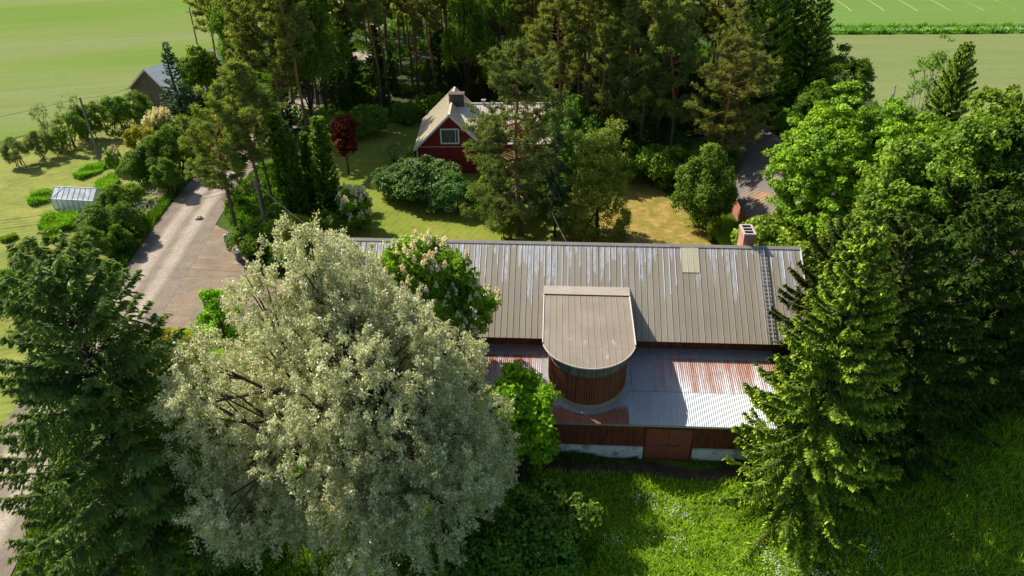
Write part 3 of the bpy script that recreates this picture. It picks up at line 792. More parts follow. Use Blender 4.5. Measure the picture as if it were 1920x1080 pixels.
M['barn_roof'] = main_roof_mat()
M['lean_roof'] = lean_mat(); M['tower_roof'] = tower_roof_mat()
M['flash'] = simple_mat('grey_flashing_metal', (.30,.31,.32), (.42,.43,.45), 3, None, .45, .4)
M['trim'] = simple_mat('grey_brown_trim', (.30,.27,.23), (.40,.36,.31), 3, None, .5)
M['white_trim'] = simple_mat('white_painted_trim', (.66,.64,.60), (.78,.77,.74), 5, None, .6)
M['tower_trim'] = simple_mat('pale_tower_edge', (.62,.56,.50), (.74,.69,.63), 5, None, .5)
M['tower_flash'] = simple_mat('beige_flashing', (.36,.31,.25), (.44,.38,.31), 3, (.4, 1, 1), .6)
M['rust_wall'] = board_mat('rusty_red_sheet_wall', (.12,.034,.018), (.27,.078,.038), .17, fade=(.07,.032,.022))
M['tower_wall'] = board_mat('rust_red_tower_cladding', (.16,.05,.026), (.30,.10,.05), .15, fade=(.17,.10,.07))
M['grey_boards'] = board_mat('weathered_grey_boards', (.09,.085,.075), (.26,.26,.24), .34)
M['door_a'] = board_mat('red_door_boards_rising', (.28,.075,.045), (.36,.10,.06), .17, .75)
M['door_b'] = board_mat('red_door_boards_falling', (.28,.075,.045), (.36,.10,.06), .17, -.75)
M['concrete'] = simple_mat('pale_concrete', (.52,.53,.51), (.78,.79,.77), 1.6, (.6, 1, 3), .9, 0, .2, .3, ((.16,.19,.12), .7, 1.4))
M['brick_red'] = brick_mat('red_chimney_brick', (.34,.085,.05), (.42,.13,.085), (.36,.27,.22), 1.0)
M['brick_pale'] = brick_mat('pale_brick_base', (.40,.31,.22), (.46,.37,.27), (.26,.21,.16), 1.0)
M['chim_cap'] = simple_mat('mortar_cap', (.36,.31,.27), (.50,.45,.41), 4)
M['soot'] = simple_mat('sooty_flue', (.05,.025,.02), (.16,.06,.045), 5)
M['patch'] = simple_mat('cream_plastic_sheet', (.50,.46,.31), (.60,.56,.40), 2, (3, .5, .5), .45)
M['metal'] = simple_mat('galvanised_ladder', (.45,.46,.47), (.6,.61,.62), 5, None, .45, .5)
M['red_house'] = board_mat('falu_red_boards', (.22,.024,.020), (.27,.032,.025), .16)
M['house_roof'] = simple_mat('beige_metal_house_roof', (.50,.43,.30), (.60,.52,.37), 1.2, (3, .6, .6), .5)
M['house_roof_pale'] = simple_mat('pale_metal_house_roof', (.52,.455,.37), (.64,.57,.47), 1.2, (3, .6, .6), .45)
M['chim_dark'] = simple_mat('dark_sheet_chimney', (.055,.052,.048), (.085,.08,.072), 3, None, .6)
M['glass'] = simple_mat('window_glass', (.05,.06,.065), (.10,.11,.11), 1.5, None, .06, 0, .8, 0)
M['old_wood'] = board_mat('bare_grey_barn_boards', (.085,.065,.055), (.20,.17,.15), .2, fade=(.15,.07,.05))
M['zinc'] = simple_mat('bright_zinc_roof', (.70,.73,.78), (.84,.86,.90), 1.5, (3, .6, .6), .35, .1, .6)
M['bar_grey'] = simple_mat('grey_glazing_bar', (.16,.18,.19), (.22,.24,.25), 3, None, .5)
M['shed_roof'] = simple_mat('brown_grey_sheet_roof', (.115,.098,.088), (.175,.152,.138), 1.0, (.6, 3, 1), .6, 0, .3, .15, ((.34,.17,.07), .85, .30))
M['red_brick_wall'] = brick_mat('red_brick_wall', (.36,.085,.05), (.44,.125,.075), (.34,.20,.15), 1.0)
M['pole'] = simple_mat('grey_wooden_pole', (.15,.125,.10), (.24,.21,.175), 4, (3, 3, .4), .9)
M['wire'] = simple_mat('dark_cable', (.06,.055,.05), (.09,.085,.08), 3)
M['porcelain'] = simple_mat('insulator', (.55,.53,.5), (.65,.63,.6), 3, None, .3)
M['white_metal'] = simple_mat('white_greenhouse_frame', (.62,.64,.65), (.72,.73,.74), 3, None, .45)
M['bin'] = simple_mat('grey_blue_plastic', (.16,.19,.22), (.20,.235,.27), 3, None, .5)
M['bench'] = simple_mat('weathered_bench_wood', (.38,.37,.34), (.52,.51,.48), 4, (.5, 4, 4), .85)
M['stone'] = simple_mat('grey_stone', (.30,.28,.25), (.45,.43,.40), 3)
M['water'] = simple_mat('basin_water', (.05,.055,.05), (.09,.09,.08), 2, None, .1)

def greenhouse_glass():
    m, nt, out = new_mat('hazy_greenhouse_pane')
    p = N(nt, 'ShaderNodeBsdfPrincipled', Roughness=.15); p.inputs['Base Color'].default_value = (.90,.93,.95, 1)
    t = nt.nodes.new('ShaderNodeBsdfTransparent'); t.inputs[0].default_value = (.86,.92,.93, 1)
    n = noise(nt, coords(nt), 1.3, 4, .6)
    f = ramp(nt, [(.35, .15), (.65, .6)], n).outputs[0]
    mx = nt.nodes.new('ShaderNodeMixShader'); nt.links.new(f, mx.inputs[0])
    nt.links.new(p.outputs[0], mx.inputs[1]); nt.links.new(t.outputs[0], mx.inputs[2]); nt.links.new(mx.outputs[0], out.inputs[0])
    return m
M['gh_glass'] = greenhouse_glass()

def profile_sheet(p0, u, s, prof, length, th=.04, mat=None, name='roof', parent=None):
    """sheet with profile prof [(x, h)] across u, extruded along s, with an underside"""
    p0 = np.array(p0, float); u = np.array(u, float); s = np.array(s, float)
    u /= np.linalg.norm(u); s /= np.linalg.norm(s); n = np.cross(u, s)
    P = np.array(prof, float); k = len(P)
    top0 = p0 + P[:, :1] * u + P[:, 1:] * n
    bot0 = p0 + P[:, :1] * u - th * n
    V = np.concatenate([top0, top0 + s * length, bot0, bot0 + s * length])
    i = np.arange(k - 1)
    F = [np.stack([i, i + 1, k + i + 1, k + i], -1), np.stack([2*k + i + 1, 2*k + i, 3*k + i, 3*k + i + 1], -1),
         np.stack([i + 1, i, 2*k + i, 2*k + i + 1], -1), np.stack([k + i, k + i + 1, 3*k + i + 1, 3*k + i], -1),
         np.array([[0, k, 3*k, 2*k], [2*k - 1, k - 1, 3*k - 1, 4*k - 1]])]
    me = np_mesh(name, V, [np.concatenate(F)], mat)
    return link(bpy.data.objects.new(name, me), parent)

def ribs(width, pitch, rw=.05, rh=.035, first=0.0):
    out = [(0, 0)]; x = first
    while x < width - .02:
        a = max(x - rw / 2, .001)
        if a > out[-1][0]:
            out += [(a, 0), (a + rw * .2, rh), (a + rw * .8, rh), (a + rw, 0)]
        x += pitch
    out.append((width, 0))
    return out

def waves(width, pitch, amp, seg=6):
    n = int(width / pitch * seg)
    x = np.linspace(0, width, n + 1)
    return np.c_[x, amp * np.sin(x / pitch * 2 * np.pi)]

# ------------------------------------------------------------------ the barn
BYAW = R_(-3.05)
barn = empty('barn', (8.7215, 36.1923, 0), BYAW)
tag(barn, 'long barn with worn grey-brown metal roof, rusty red walls and a round tower in front', 'barn')
U0, U1 = -23.2, 11.62
SL = math.atan2(9.63 - 5.43, 12.0 - 5.7); cs_, sn_ = math.cos(SL), math.sin(SL)
Ls = 6.3 / cs_
# front slope; its seams start so that they line up with the material's panels (multiples of .43 from -40)
first = (math.ceil((U0 + 40) / .43) * .43 - 40) - U0
roof = profile_sheet((U0, 5.7, 5.43), (1, 0, 0), (0, cs_, sn_), ribs(U1 - U0, .43, .04, .021, first), Ls, .05, M['barn_roof'], 'roof', barn)
profile_sheet((U1, 18.3, 5.43), (-1, 0, 0), (0, -cs_, sn_), ribs(U1 - U0, .43, .04, .021, .2), Ls, .05, M['barn_roof'], 'roof', barn)
mb = MB(); mb.prism([(-.19, -.10), (0, .035), (.19, -.10), (.19, -.07), (0, .075), (-.19, -.07)], (0,1,0), (0,0,1), (U0 - .03, 12, 9.63), (U1 - U0 + .06, 0, 0))
mb.build('ridge_cap', M['trim'], barn)
mb = MB()
for uu in (U0 - .03, U1 - .01):
    mb = MB()
    mb.prism([(0, -.16), (Ls, -.16), (Ls, .05), (0, .05)], (0, cs_, sn_), (0, -sn_, cs_), (uu, 5.68, 5.43), (.05, 0, 0)); mb.build('verge_board', M['white_trim'], barn); mb = MB()
    mb.prism([(0, -.16), (Ls, -.16), (Ls, .05), (0, .05)], (0, -cs_, sn_), (0, sn_, cs_), (uu, 18.32, 5.43), (.05, 0, 0))
    mb.build('verge_board', M['white_trim'], barn)
# main body with gables
mb = MB(); mb.prism([(6.2, 0), (17.8, 0), (17.8, 5.66), (12, 9.50), (6.2, 5.66)], (0,1,0), (0,0,1), (U0 + .3, 0, 0), (U1 - U0 - .6, 0, 0))
mb.build('wall', M['rust_wall'], barn)
# lean-to
LS = math.tan(R_(12.1)); lc_, ls_ = math.cos(R_(12.1)), math.sin(R_(12.1))
LU0, LU1 = -11.2, 9.2
profile_sheet((LU0, -.25, 3.13), (1, 0, 0), (0, lc_, ls_), waves(LU1 - LU0, .14, .022), 6.44 / lc_, .02, M['lean_roof'], 'lean_to_roof', barn)
fl = profile_sheet((LU0 + .05, 5.25, 3.13 + 5.5 * LS + .03), (1, 0, 0), (0, lc_, ls_), waves(LU1 - LU0 - .1, .14, .022), .93 / lc_, .012, M['flash'], 'flashing', barn)
mb = MB(); mb.prism([(0, 0), (6.19, 0), (6.19, 4.40), (0, 3.10)], (0,1,0), (0,0,1), (LU0 + .25, 0, 0), (LU1 - LU0 - .5, 0, 0))
mb.build('lean_to_wall', M['rust_wall'], barn)
mb = MB(); mb.box(((LU0 + LU1) / 2, -.27, 3.045), (LU1 - LU0, .025, .12)); mb.build('eave_board', M['flash'], barn)
for a, b in ((-7.18, -.14), (3.08, 8.9)):
    mb = MB(); mb.box(((a + b) / 2, -.05, .5), (b - a, .14, 1.02)); mb.build('plinth', M['concrete'], barn)
def barn_door(u0, w, h, parent):
    for q in range(2):
        mb = MB(); mb.box((u0 + w * (q + .5) / 2, -.06, h / 2 + .06), (w / 2 - .02, .08, h))
        d = mb.build('barn_door', M['door_a' if q == 0 else 'door_b'], parent)
        hb = MB(); hb.box((u0 + w / 2 + (-.30 if q == 0 else .35), -.125, 1.28), (.85 if q else .5, .05, .06)); hb.build('handle', M['wire'], d)
    mb = MB(); mb.box((u0 - .06, -.04, h / 2 + .06), (.10, .14, h + .1)); mb.box((u0 + w + .06, -.04, h / 2 + .06), (.10, .14, h + .1)); mb.box((u0 + w / 2, -.04, h + .12), (w + .02, .14, .09))
    mb.build('door_frame', M['rust_wall'], parent)
barn_door(0.0, 2.93, 2.58, barn); barn_door(-10.2, 2.9, 2.58, barn)

# round tower
TU, TV, TR = -3.87, 3.42, 2.6
def u_outline(r, n=72, back=8.6, step=.06, amp=0.0, per=.15):
    """plan of the tower: straight cheeks into a half circle on the front"""
    pts = []; d = 0
    L1 = back - TV; n1 = int(L1 / step)
    for i in range(n1): pts.append((TU - r, back - L1 * i / n1, -1, 0))
    n2 = int(np.pi * r / step)
    for i in range(n2 + 1):
        a = np.pi * i / n2; pts.append((TU - r * math.cos(a), TV - r * math.sin(a), -math.cos(a), -math.sin(a)))
    for i in range(1, n1 + 1): pts.append((TU + r, TV + L1 * i / n1, 1, 0))
    P = np.array(pts)
    if amp:
        s = np.r_[0, np.cumsum(np.hypot(*np.diff(P[:, :2], axis=0).T))]
        P[:, :2] += P[:, 2:] * (amp * np.sign(np.sin(s / per * 2 * np.pi)))[:, None]
    return P[:, :2]
TROOF = lambda v: 7.0 + (v - 3.1) * .0787
def band(name, r, z0, z1, mat, amp=0.0, per=.15, th=.05, step=.05, back=8.6):
    o_ = u_outline(r, step=step, amp=amp, per=per, back=back); i_ = u_outline(r - th, step=step, back=back)
    k = len(o_)
    f = lambda P, z: np.c_[P, np.array([z(v) if callable(z) else z for v in P[:, 1]])]
    V = np.concatenate([f(o_, z0), f(o_, z1), f(i_, z0), f(i_, z1)])
    i = np.arange(k - 1)
    F = np.concatenate([np.stack([i, i + 1, k + i + 1, k + i], -1), np.stack([k + i, k + i + 1, 3*k + i + 1, 3*k + i], -1), np.stack([2*k + i, i, i + 1, 2*k + i + 1][::-1], -1), np.stack([2*k + i + 1, 2*k + i, 3*k + i, 3*k + i + 1], -1)])
    return np_mesh(name, V, [F], mat)
tower = link(bpy.data.objects.new('tower', band('tower', TR, lambda v: 3.13 + max(v + .25, 0) * LS + .30, lambda v: TROOF(v) - .62, M['tower_wall'], .018, .15)), barn)
link(bpy.data.objects.new('board_band', band('board_band', TR + .05, lambda v: TROOF(v) - .80, lambda v: TROOF(v) - .03, M['grey_boards'], .006, .34)), tower)
link(bpy.data.objects.new('brick_base', band('brick_base', TR + .03, lambda v: 3.0 + max(v + .25, 0) * LS, lambda v: 3.13 + max(v + .25, 0) * LS + .36, M['brick_pale'])), tower)
link(bpy.data.objects.new('base_flashing', band('base_flashing', TR + .42, lambda v: 3.13 + (v + .25) * LS + .020, lambda v: 3.13 + (v + .25) * LS + .045, M['flash'], 0, .15, .46, back=5.0)), tower)
# tower roof: slabs between the seams, clipped to the outline
RR, RC = 3.15, 3.84
def roof_front(u):
    d = RR ** 2 - (u - TU) ** 2
    return RC - math.sqrt(max(d, 0))
prof = []
x = -3.0; pp = .425
xs = []
k = int(6.0 / pp) + 1
for i in range(k):
    a = -3.0 + i * pp; b = min(a + pp, 3.0)
    xs += [a, a + pp * .35, a + pp * .7, b - .06, b - .048, b - .012]
xs = sorted(set(np.round([q for q in xs if q < 3.0], 4))) + [3.0]
V = []; K = len(xs)
for q in xs:
    fr = ((q + 3.0) / pp) % 1.0
    h = .022 if fr > 1 - .13 and fr < 1 - .02 and q < 2.9 else 0.0
    uu = TU + q
    vf = min(roof_front(uu), 3.1)
    vb = 8.72
    for j in range(2):
        v = vf if j == 0 else vb
        V.append((uu, v, TROOF(v) + h))
    for j in range(2):
        v = vf if j == 0 else vb
        V.append((uu, v, TROOF(v) - .07))
F = []
for i in range(K - 1):
    a, b = i * 4, i * 4 + 4
    F += [(a, b, b + 1, a + 1), (a + 2, a + 3, b + 3, b + 2), (a, a + 2, b + 2, b), (a + 1, b + 1, b + 3, a + 3)]
F += [(0, 1, 3, 2), ((K-1)*4, (K-1)*4 + 2, (K-1)*4 + 3, (K-1)*4 + 1)]
trf = link(bpy.data.objects.new('tower_roof', np_mesh('tower_roof', V, [np.array(F)], M['tower_roof'])), tower)
mb = MB()
mb.bar((TU - 3.03, 3.05, TROOF(3.05) - .02), (TU - 3.03, 8.62, TROOF(8.62) - .02), .06, .16)
mb.bar((TU + 3.03, 3.05, TROOF(3.05) - .02), (TU + 3.03, 8.62, TROOF(8.62) - .02), .06, .16)
arc = []
for i in range(33):
    q = -3.0 + 6.0 * i / 32; v = min(roof_front(TU + q), 3.1); arc.append((TU + q, v - .015, TROOF(v) - .02))
for a, b in zip(arc[:-1], arc[1:]): mb.bar(a, b, .03, .10)
mb.build('roof_edge', M['tower_trim'], tower)
mb = MB()
mb.prism([(-.52, .050), (.30, .24), (.30, .27), (-.52, .08)], (0,1,0), (0,0,1), (TU - 3.06, 8.80, TROOF(8.7) - .02), (6.12, 0, 0))
mb.build('flashing', M['tower_flash'], tower)
# brick chimney, ladder, plastic sheet, second slope details
mb = MB(); mb.box((7.95, 12.95, 9.45), (.80, 1.45, 2.0)); ch = mb.build('chimney', M['brick_red'], barn)
mb = MB()
for dx, dy, w, d in ((-.39, 0, .12, 1.6), (.39, 0, .12, 1.6), (0, -.73, .64, .14), (0, .73, .64, .14)): mb.box((7.95 + dx, 12.95 + dy, 10.50), (w, d, .12))
for dy in (-.22, .24): mb.box((7.95, 12.95 + dy, 10.50), (.64, .10, .10))
mb.build('chimney_cap', M['chim_cap'], ch)
mb = MB(); mb.box((7.95, 12.95, 10.42), (.66, 1.34, .06)); mb.build('flue', M['soot'], ch)
def on_roof(u, v, h=0.0): return np.array([u, v - sn_ * h, 5.43 + (v - 5.7) * math.tan(SL) + cs_ * h])
mb = MB()
for du in (-.22, .22): mb.bar(on_roof(8.72 + du, 5.95, .17), on_roof(8.72 + du, 12.0, .17), .05, .06)
for i in range(24):
    v = 6.15 + i * .25; mb.bar(on_roof(8.48, v, .17), on_roof(8.96, v, .17), .035, .035)
for i in range(6):
    v = 6.6 + i * 1.0
    for du in (-.22, .22): mb.bar(on_roof(8.72 + du, v, .0), on_roof(8.72 + du, v, .17), .04, .04)
mb.build('roof_ladder', M['metal'], barn)
pf = 8 * .43 - 40
pu0 = math.floor((3.31 + 40) / .43) * .43 - 40
profile_sheet(on_roof(pu0 + .03, 10.15, .032), (1, 0, 0), (0, cs_, sn_), ribs(3 * .43 - .06, .43, .03, .015, .38), 1.78 / cs_, .012, M['patch'], 'plastic_sheet', barn)

# ------------------------------------------------------------------ the red house
HZ = 3.55; HA = 7.45
house = empty('red_house', (0, 0, 0))
tag(house, 'red wooden house with beige ribbed roof, white-framed gable window and wide dark chimney', 'house')
gx = -7.15; hw = 4.0; Y0, Y1 = 83.7, 93.6
mb = MB(); mb.prism([(gx - hw, 0), (gx + hw, 0), (gx + hw, HZ), (gx, HA - .12), (gx - hw, HZ)], (1,0,0), (0,0,1), (0, Y1 - .3, 0), (0, -(Y1 - Y0 - .3), 0))
mb.prism([(82.7, 0), (93.7, 0), (93.7, 4.45), (88.2, 7.02), (82.7, 4.45)], (0,1,0), (0,0,1), (gx + hw - .05, 0, 0), (4.85 - .35 - gx - hw, 0, 0))
mb.build('wall', M['red_house'], house)
hs = math.atan2(HA - HZ, hw); hc, hn = math.cos(hs), math.sin(hs); ov = .5; HL = hw / hc + ov
for sgn in (-1, 1):
    # p0 at the eave, sheet runs along +-Y, up the slope towards the ridge
    e = np.array([gx + sgn * (hw + ov * hc), Y1 + .2 if sgn < 0 else Y0 - .45, HZ - ov * hn])
    profile_sheet(e, (0, -1 if sgn < 0 else 1, 0), (-sgn * hc, 0, hn), ribs(Y1 - Y0 + .65, .30, .05, .03, .15), HL, .06, M['house_roof'], 'roof', house)
e = np.array([gx + .4, 83.65, HZ - .10])
bw = 4.85 - (gx + .4)
MR, MRZ, MHW = 88.2, 7.16, 6.0
ms = math.atan2(MRZ - 4.28, MHW); mc, mn = math.cos(ms), math.sin(ms)
profile_sheet((gx, 84.4, MRZ - (MR - 84.4) * mn / mc - .012), (1,0,0), (0, mc, mn), ribs(hw - .2, .28, .05, .02, .1), (MR - 84.4) / mc, .06, M['house_roof_pale'], 'roof', house)
profile_sheet((gx + hw - .25, MR - MHW, 4.28), (1,0,0), (0, mc, mn), ribs(4.85 - gx - hw + .25, .28, .05, .035, .1), MHW / mc, .06, M['house_roof_pale'], 'roof', house)
profile_sheet((4.85, MR + MHW, 4.28), (-1,0,0), (0, -mc, mn), ribs(4.85 - gx, .28, .05, .035, .1), MHW / mc, .06, M['house_roof_pale'], 'roof', house)
mb = MB(); mb.bar((gx, Y0 - .47, HA + .03), (gx, Y1 + .22, HA + .03), .24, .07); mb.bar((gx + .3, MR, MRZ + .03), (4.9, MR, MRZ + .03), .24, .07)
mb.build('ridge_cap', M['house_roof_pale'], house)
for sgn in (-1, 1):
    a = np.array([gx + sgn * (hw + ov * hc), Y0 - .47, HZ - ov * hn - .07]); b = np.array([gx, Y0 - .47, HA - .06])
    mb = MB(); mb.bar(a, b, .05, .24); mb.build('barge_board', M['white_trim'], house)
    a2 = a.copy(); b2 = b.copy(); a2[1] = b2[1] = Y1 + .22; mb = MB(); mb.bar(a2, b2, .05, .24); mb.build('barge_board', M['white_trim'], house)
mb = MB(); mb.bar((gx - hw - ov * hc, Y0 - .4, HZ - ov * hn - .10), (gx - hw - ov * hc, Y1 + .1, HZ - ov * hn - .10), .10, .10); mb.build('gutter', M['white_trim'], house)
mb = MB(); mb.bar((4.88, MR - MHW, 4.20), (4.88, MR, MRZ - .08), .05, .22)
mb.build('barge_board', M['white_trim'], house)
mb = MB()
for xx in (gx - hw, gx + hw):
    mb = MB(); mb.box((xx, Y0 - .0, HZ / 2 - .1), (.16, .12, HZ - .2)); mb.build('corner_board', M['white_trim'], house)
mb = MB(); mb.box((gx, Y0 - .03, HZ - .12), (2 * hw - .2, .03, .05)); mb.build('wall_batten', M['white_trim'], house)
mb = MB(); mb.box((gx - .05, Y0 - .05, 4.75), (1.92, .10, 1.55)); w = mb.build('window', M['glass'], house)
mb = MB()
for dx, dz, ww, hh in ((-1.03, 0, .16, 1.86), (1.03, 0, .16, 1.86), (0, .86, 1.92, .16), (0, -.86, 1.92, .16)): mb.box((gx - .05 + dx, Y0 - .09, 4.75 + dz), (ww, .10, hh))
mb.box((gx + .62, Y0 - .085, 4.75), (.07, .06, 1.56))
mb.build('frame', M['white_trim'], w)
mb = MB(); mb.box((-6.55, 88.2, 7.35), (1.75, 1.0, 2.1)); c = mb.build('chimney', M['chim_dark'], house)
mb = MB(); mb.box((-6.55, 88.2, 8.43), (1.95, 1.2, .08)); mb.build('chimney_cap', M['old_wood'], c)
mb = MB(); cpos = np.array([2.1, MR - 3.2, MRZ - 3.2 * math.tan(ms)])
mb.prism([(-.5, .02), (.5, .02), (.5, .10), (-.5, .10)], (1,0,0), (0, -mn, mc), cpos - np.array([0, mc, mn]) * .6, np.array([0, mc, mn]) * 1.2)
sk = mb.build('skylight', M['flash'], house)
mb = MB(); mb.prism([(-.4, .103), (.4, .103), (.4, .115), (-.4, .115)], (1,0,0), (0, -mn, mc), cpos - np.array([0, mc, mn]) * .5, np.array([0, mc, mn]) * 1.0)
mb.build('pane', M['zinc'], sk)
mb = MB(); mb.tube([(-3.3, 88.0, MRZ - .1), (-3.3, 88.0, MRZ + .45)], .16, 10); mb.box((-3.3, 88.0, MRZ + .5), (.55, .55, .08)); mb.build('roof_vent', M['flash'], house)

# ------------------------------------------------------------------ grey field barn
A0 = np.array([-52.7, 108.6, 0]); dr_ = np.array([6.7, 12.4, 0]) / 14.1; pr = np.array([.88, -.475, 0])
fb = empty('field_barn', (0, 0, 0)); tag(fb, 'grey weathered board barn with pale zinc roof at the edge of the left field', 'barn')
FA, FZ, FW, FLN = 5.95, 2.4, 4.9, 15.0
mb = MB(); mb.prism([(-FW, 0), (FW, 0), (FW, FZ), (0, FA - .1), (-FW, FZ)], pr, (0,0,1), A0, dr_ * FLN); mb.build('wall', M['old_wood'], fb)
fs = math.atan2(FA - FZ, FW); fc, fn = math.cos(fs), math.sin(fs)
for sgn in (-1, 1):
    e = A0 + pr * sgn * (FW + .5 * fc) + np.array([0, 0, FZ - .5 * fn + .04])
    st = e - dr_ * .5 if sgn > 0 else e + dr_ * (FLN + .5)
    profile_sheet(st, dr_ * sgn, -pr * sgn * fc + np.array([0, 0, fn]), ribs(FLN + 1.0, .5, .07, .04, .2), FW / fc + .5, .06, M['zinc'], 'roof', fb)
for sgn in (-1, 1):
    e = A0 - dr_ * .52 + pr * sgn * (FW + .5 * fc) + np.array([0, 0, FZ - .5 * fn - .04]); mb = MB(); mb.bar(e, A0 - dr_ * .52 + np.array([0, 0, FA - .03]), .06, .22)
    mb.build('barge_board', M['white_trim'], fb)
mb = MB(); mb.bar(A0 - dr_ * .03 - pr * FW * .9 + np.array([0,0,2.3]), A0 - dr_ * .03 + pr * FW * .95 + np.array([0,0,2.3]), .04, .10); mb.build('wall_batten', M['pole'], fb)

# ------------------------------------------------------------------ red shed behind the barn
sh = empty('brick_shed', (0, 0, 0)); tag(sh, 'red brick shed with brown-grey sheet roof half hidden under pines and maple', 'shed')
sx0, sx1, sy0, sy1, se, sr = 23.9, 35.2, 65.6, 84.3, 2.6, 5.75
sxm = (sx0 + sx1) / 2
mb = MB(); mb.prism([(sx0, 0), (sx1, 0), (sx1, se), (sxm, sr - .1), (sx0, se)], (1,0,0), (0,0,1), (0, sy1, 0), (0, -(sy1 - sy0), 0)); mb.build('wall', M['red_brick_wall'], sh)
ss_ = math.atan2(sr - se, (sx1 - sx0) / 2); sc_, sn2 = math.cos(ss_), math.sin(ss_)
for sgn in (-1, 1):
    e = np.array([sxm + sgn * ((sx1 - sx0) / 2 + .5 * sc_), sy1 + .4 if sgn < 0 else sy0 - .4, se - .5 * sn2 + .05])
    profile_sheet(e, (0, sgn, 0), (-sgn * sc_, 0, sn2), ribs(sy1 - sy0 + .8, .55, .05, .022, .2), (sx1 - sx0) / 2 / sc_ + .5, .06, M['shed_roof'], 'roof', sh)
for yy in (sy0 - .42, sy1 + .42):
    for sgn in (-1, 1):
        mb = MB(); mb.bar((sxm + sgn * ((sx1 - sx0) / 2 + .5 * sc_), yy, se - .5 * sn2 - .03), (sxm, yy, sr - .03), .05, .2); mb.build('barge_board', M['trim'], sh)

# ------------------------------------------------------------------ greenhouse
gh = empty('greenhouse', (-50.3, 74.4, 0), R_(-7)); tag(gh, 'small white-framed glass greenhouse on the dry lawn left of the road', 'greenhouse')
gl, gw, ge, gr = 4.95, 2.3, 1.30, 2.25
mb = MB()
n_ = 8
for i in range(n_ + 1):
    x = gl * i / n_
    mb = MB()
    for a, b in (((x, 0, 0), (x, 0, ge)), ((x, 0, ge), (x, gw / 2, gr)), ((x, gw / 2, gr), (x, gw, ge)), ((x, gw, ge), (x, gw, 0))):
        mb.bar(a, b, .05, .05)
    mb.build('glazing_bar', M['bar_grey'], gh)
mb = MB()
for a, b in (((0, gw/2, gr), (gl, gw/2, gr)), ((0, 0, ge), (gl, 0, ge)), ((0, gw, ge), (gl, gw, ge)), ((0, 0, .05), (gl, 0, .05)), ((0, gw, .05), (gl, gw, .05)), ((0, 0, .05), (0, gw, .05)), ((gl, 0, .05), (gl, gw, .05)), ((0, 0, ge), (0, gw, ge)), ((gl, 0, ge), (gl, gw, ge)), ((0, gw/2, 0), (0, gw/2, gr)), ((0, 0, ge), (1.1, gw/2, gr)), ((gl, 0, ge), (gl - 1.1, gw/2, gr))):
    mb.bar(a, b, .07, .07)
mb.build('frame', M['white_metal'], gh)
def pane(a, b, c_, d):
    mb = MB(); n = np.cross(np.array(b) - a, np.array(d) - a); n = n / np.linalg.norm(n) * .004
    P = [np.array(q, float) for q in (a, b, c_, d)]
    mb.add([p + n for p in P] + [p - n for p in P], [(0,1,2,3), (7,6,5,4), (0,4,5,1), (1,5,6,2), (2,6,7,3), (3,7,4,0)]); return mb
for i in range(n_):
    x0, x1 = gl * i / n_ + .02, gl * (i + 1) / n_ - .02
    for q in (((x0, 0, .09), (x1, 0, .09), (x1, 0, ge - .04), (x0, 0, ge - .04)), ((x0, .04, ge + .03), (x1, .04, ge + .03), (x1, gw/2 - .04, gr - .03), (x0, gw/2 - .04, gr - .03)),
              ((x1, gw - .04, ge + .03), (x0, gw - .04, ge + .03), (x0, gw/2 + .04, gr - .03), (x1, gw/2 + .04, gr - .03)), ((x1, gw, .09), (x0, gw, .09), (x0, gw, ge - .04), (x1, gw, ge - .04))):
        pane(*q).build('pane', M['gh_glass'], gh)
for x in (0, gl):
    mb = MB(); mb.prism([(.05, .08), (gw - .05, .08), (gw - .05, ge), (gw/2, gr - .06), (.05, ge)], (0,1,0), (0,0,1), (x - .004, 0, 0), (.008, 0, 0)); mb.build('pane', M['gh_glass'], gh)

# ------------------------------------------------------------------ poles, wires, small things
def pole(name, x, y, h, label, lean=(0, 0), cross=True, r=.13, rz=0.0):
    p = empty(name, (x, y, 0), rz); tag(p, label, 'utility pole', 'wooden utility poles')
    mb = MB(); mb.tube([(0, 0, 0), (lean[0] * .5, lean[1] * .5, h * .5), (lean[0], lean[1], h)], [r, r * .88, r * .7], 8); mb.build('pole', M['pole'], p)
    if cross:
        mb = MB(); mb.box((lean[0], lean[1] - .12, h - .75), (1.3, .09, .11)); ca = mb.build('crossarm', M['pole'], p)
        for dx in (-.55, 0, .55):
            mb = MB(); z0 = h - .70 if dx else h - .0
            mb.tube([(lean[0] + dx, lean[1] - (.12 if dx else 0), z0), (lean[0] + dx, lean[1] - (.12 if dx else 0), z0 + .14), (lean[0] + dx, lean[1] - (.12 if dx else 0), z0 + .22)], [.05, .065, .03], 6); mb.build('insulator', M['porcelain'], ca)
    return p
P1 = (-51.66, 88.08, 8.18); P2 = (-55.61, 135.42, 8.95); P3 = (-23.82, 64.30, 8.22)
pole('utility_pole', P1[0], P1[1], P1[2], 'bare wooden pole on the dry lawn in front of the apple tree row', cross=False, r=.17)
pole('utility_pole', P2[0], P2[1], P2[2], 'thin pole with crossarm rising in front of the green field behind the grey barn', r=.15)
pole('utility_pole', P3[0], P3[1], P3[2], 'pole with crossarm between the roadside pines and the weeping larch, climbed by creeper', r=.15)

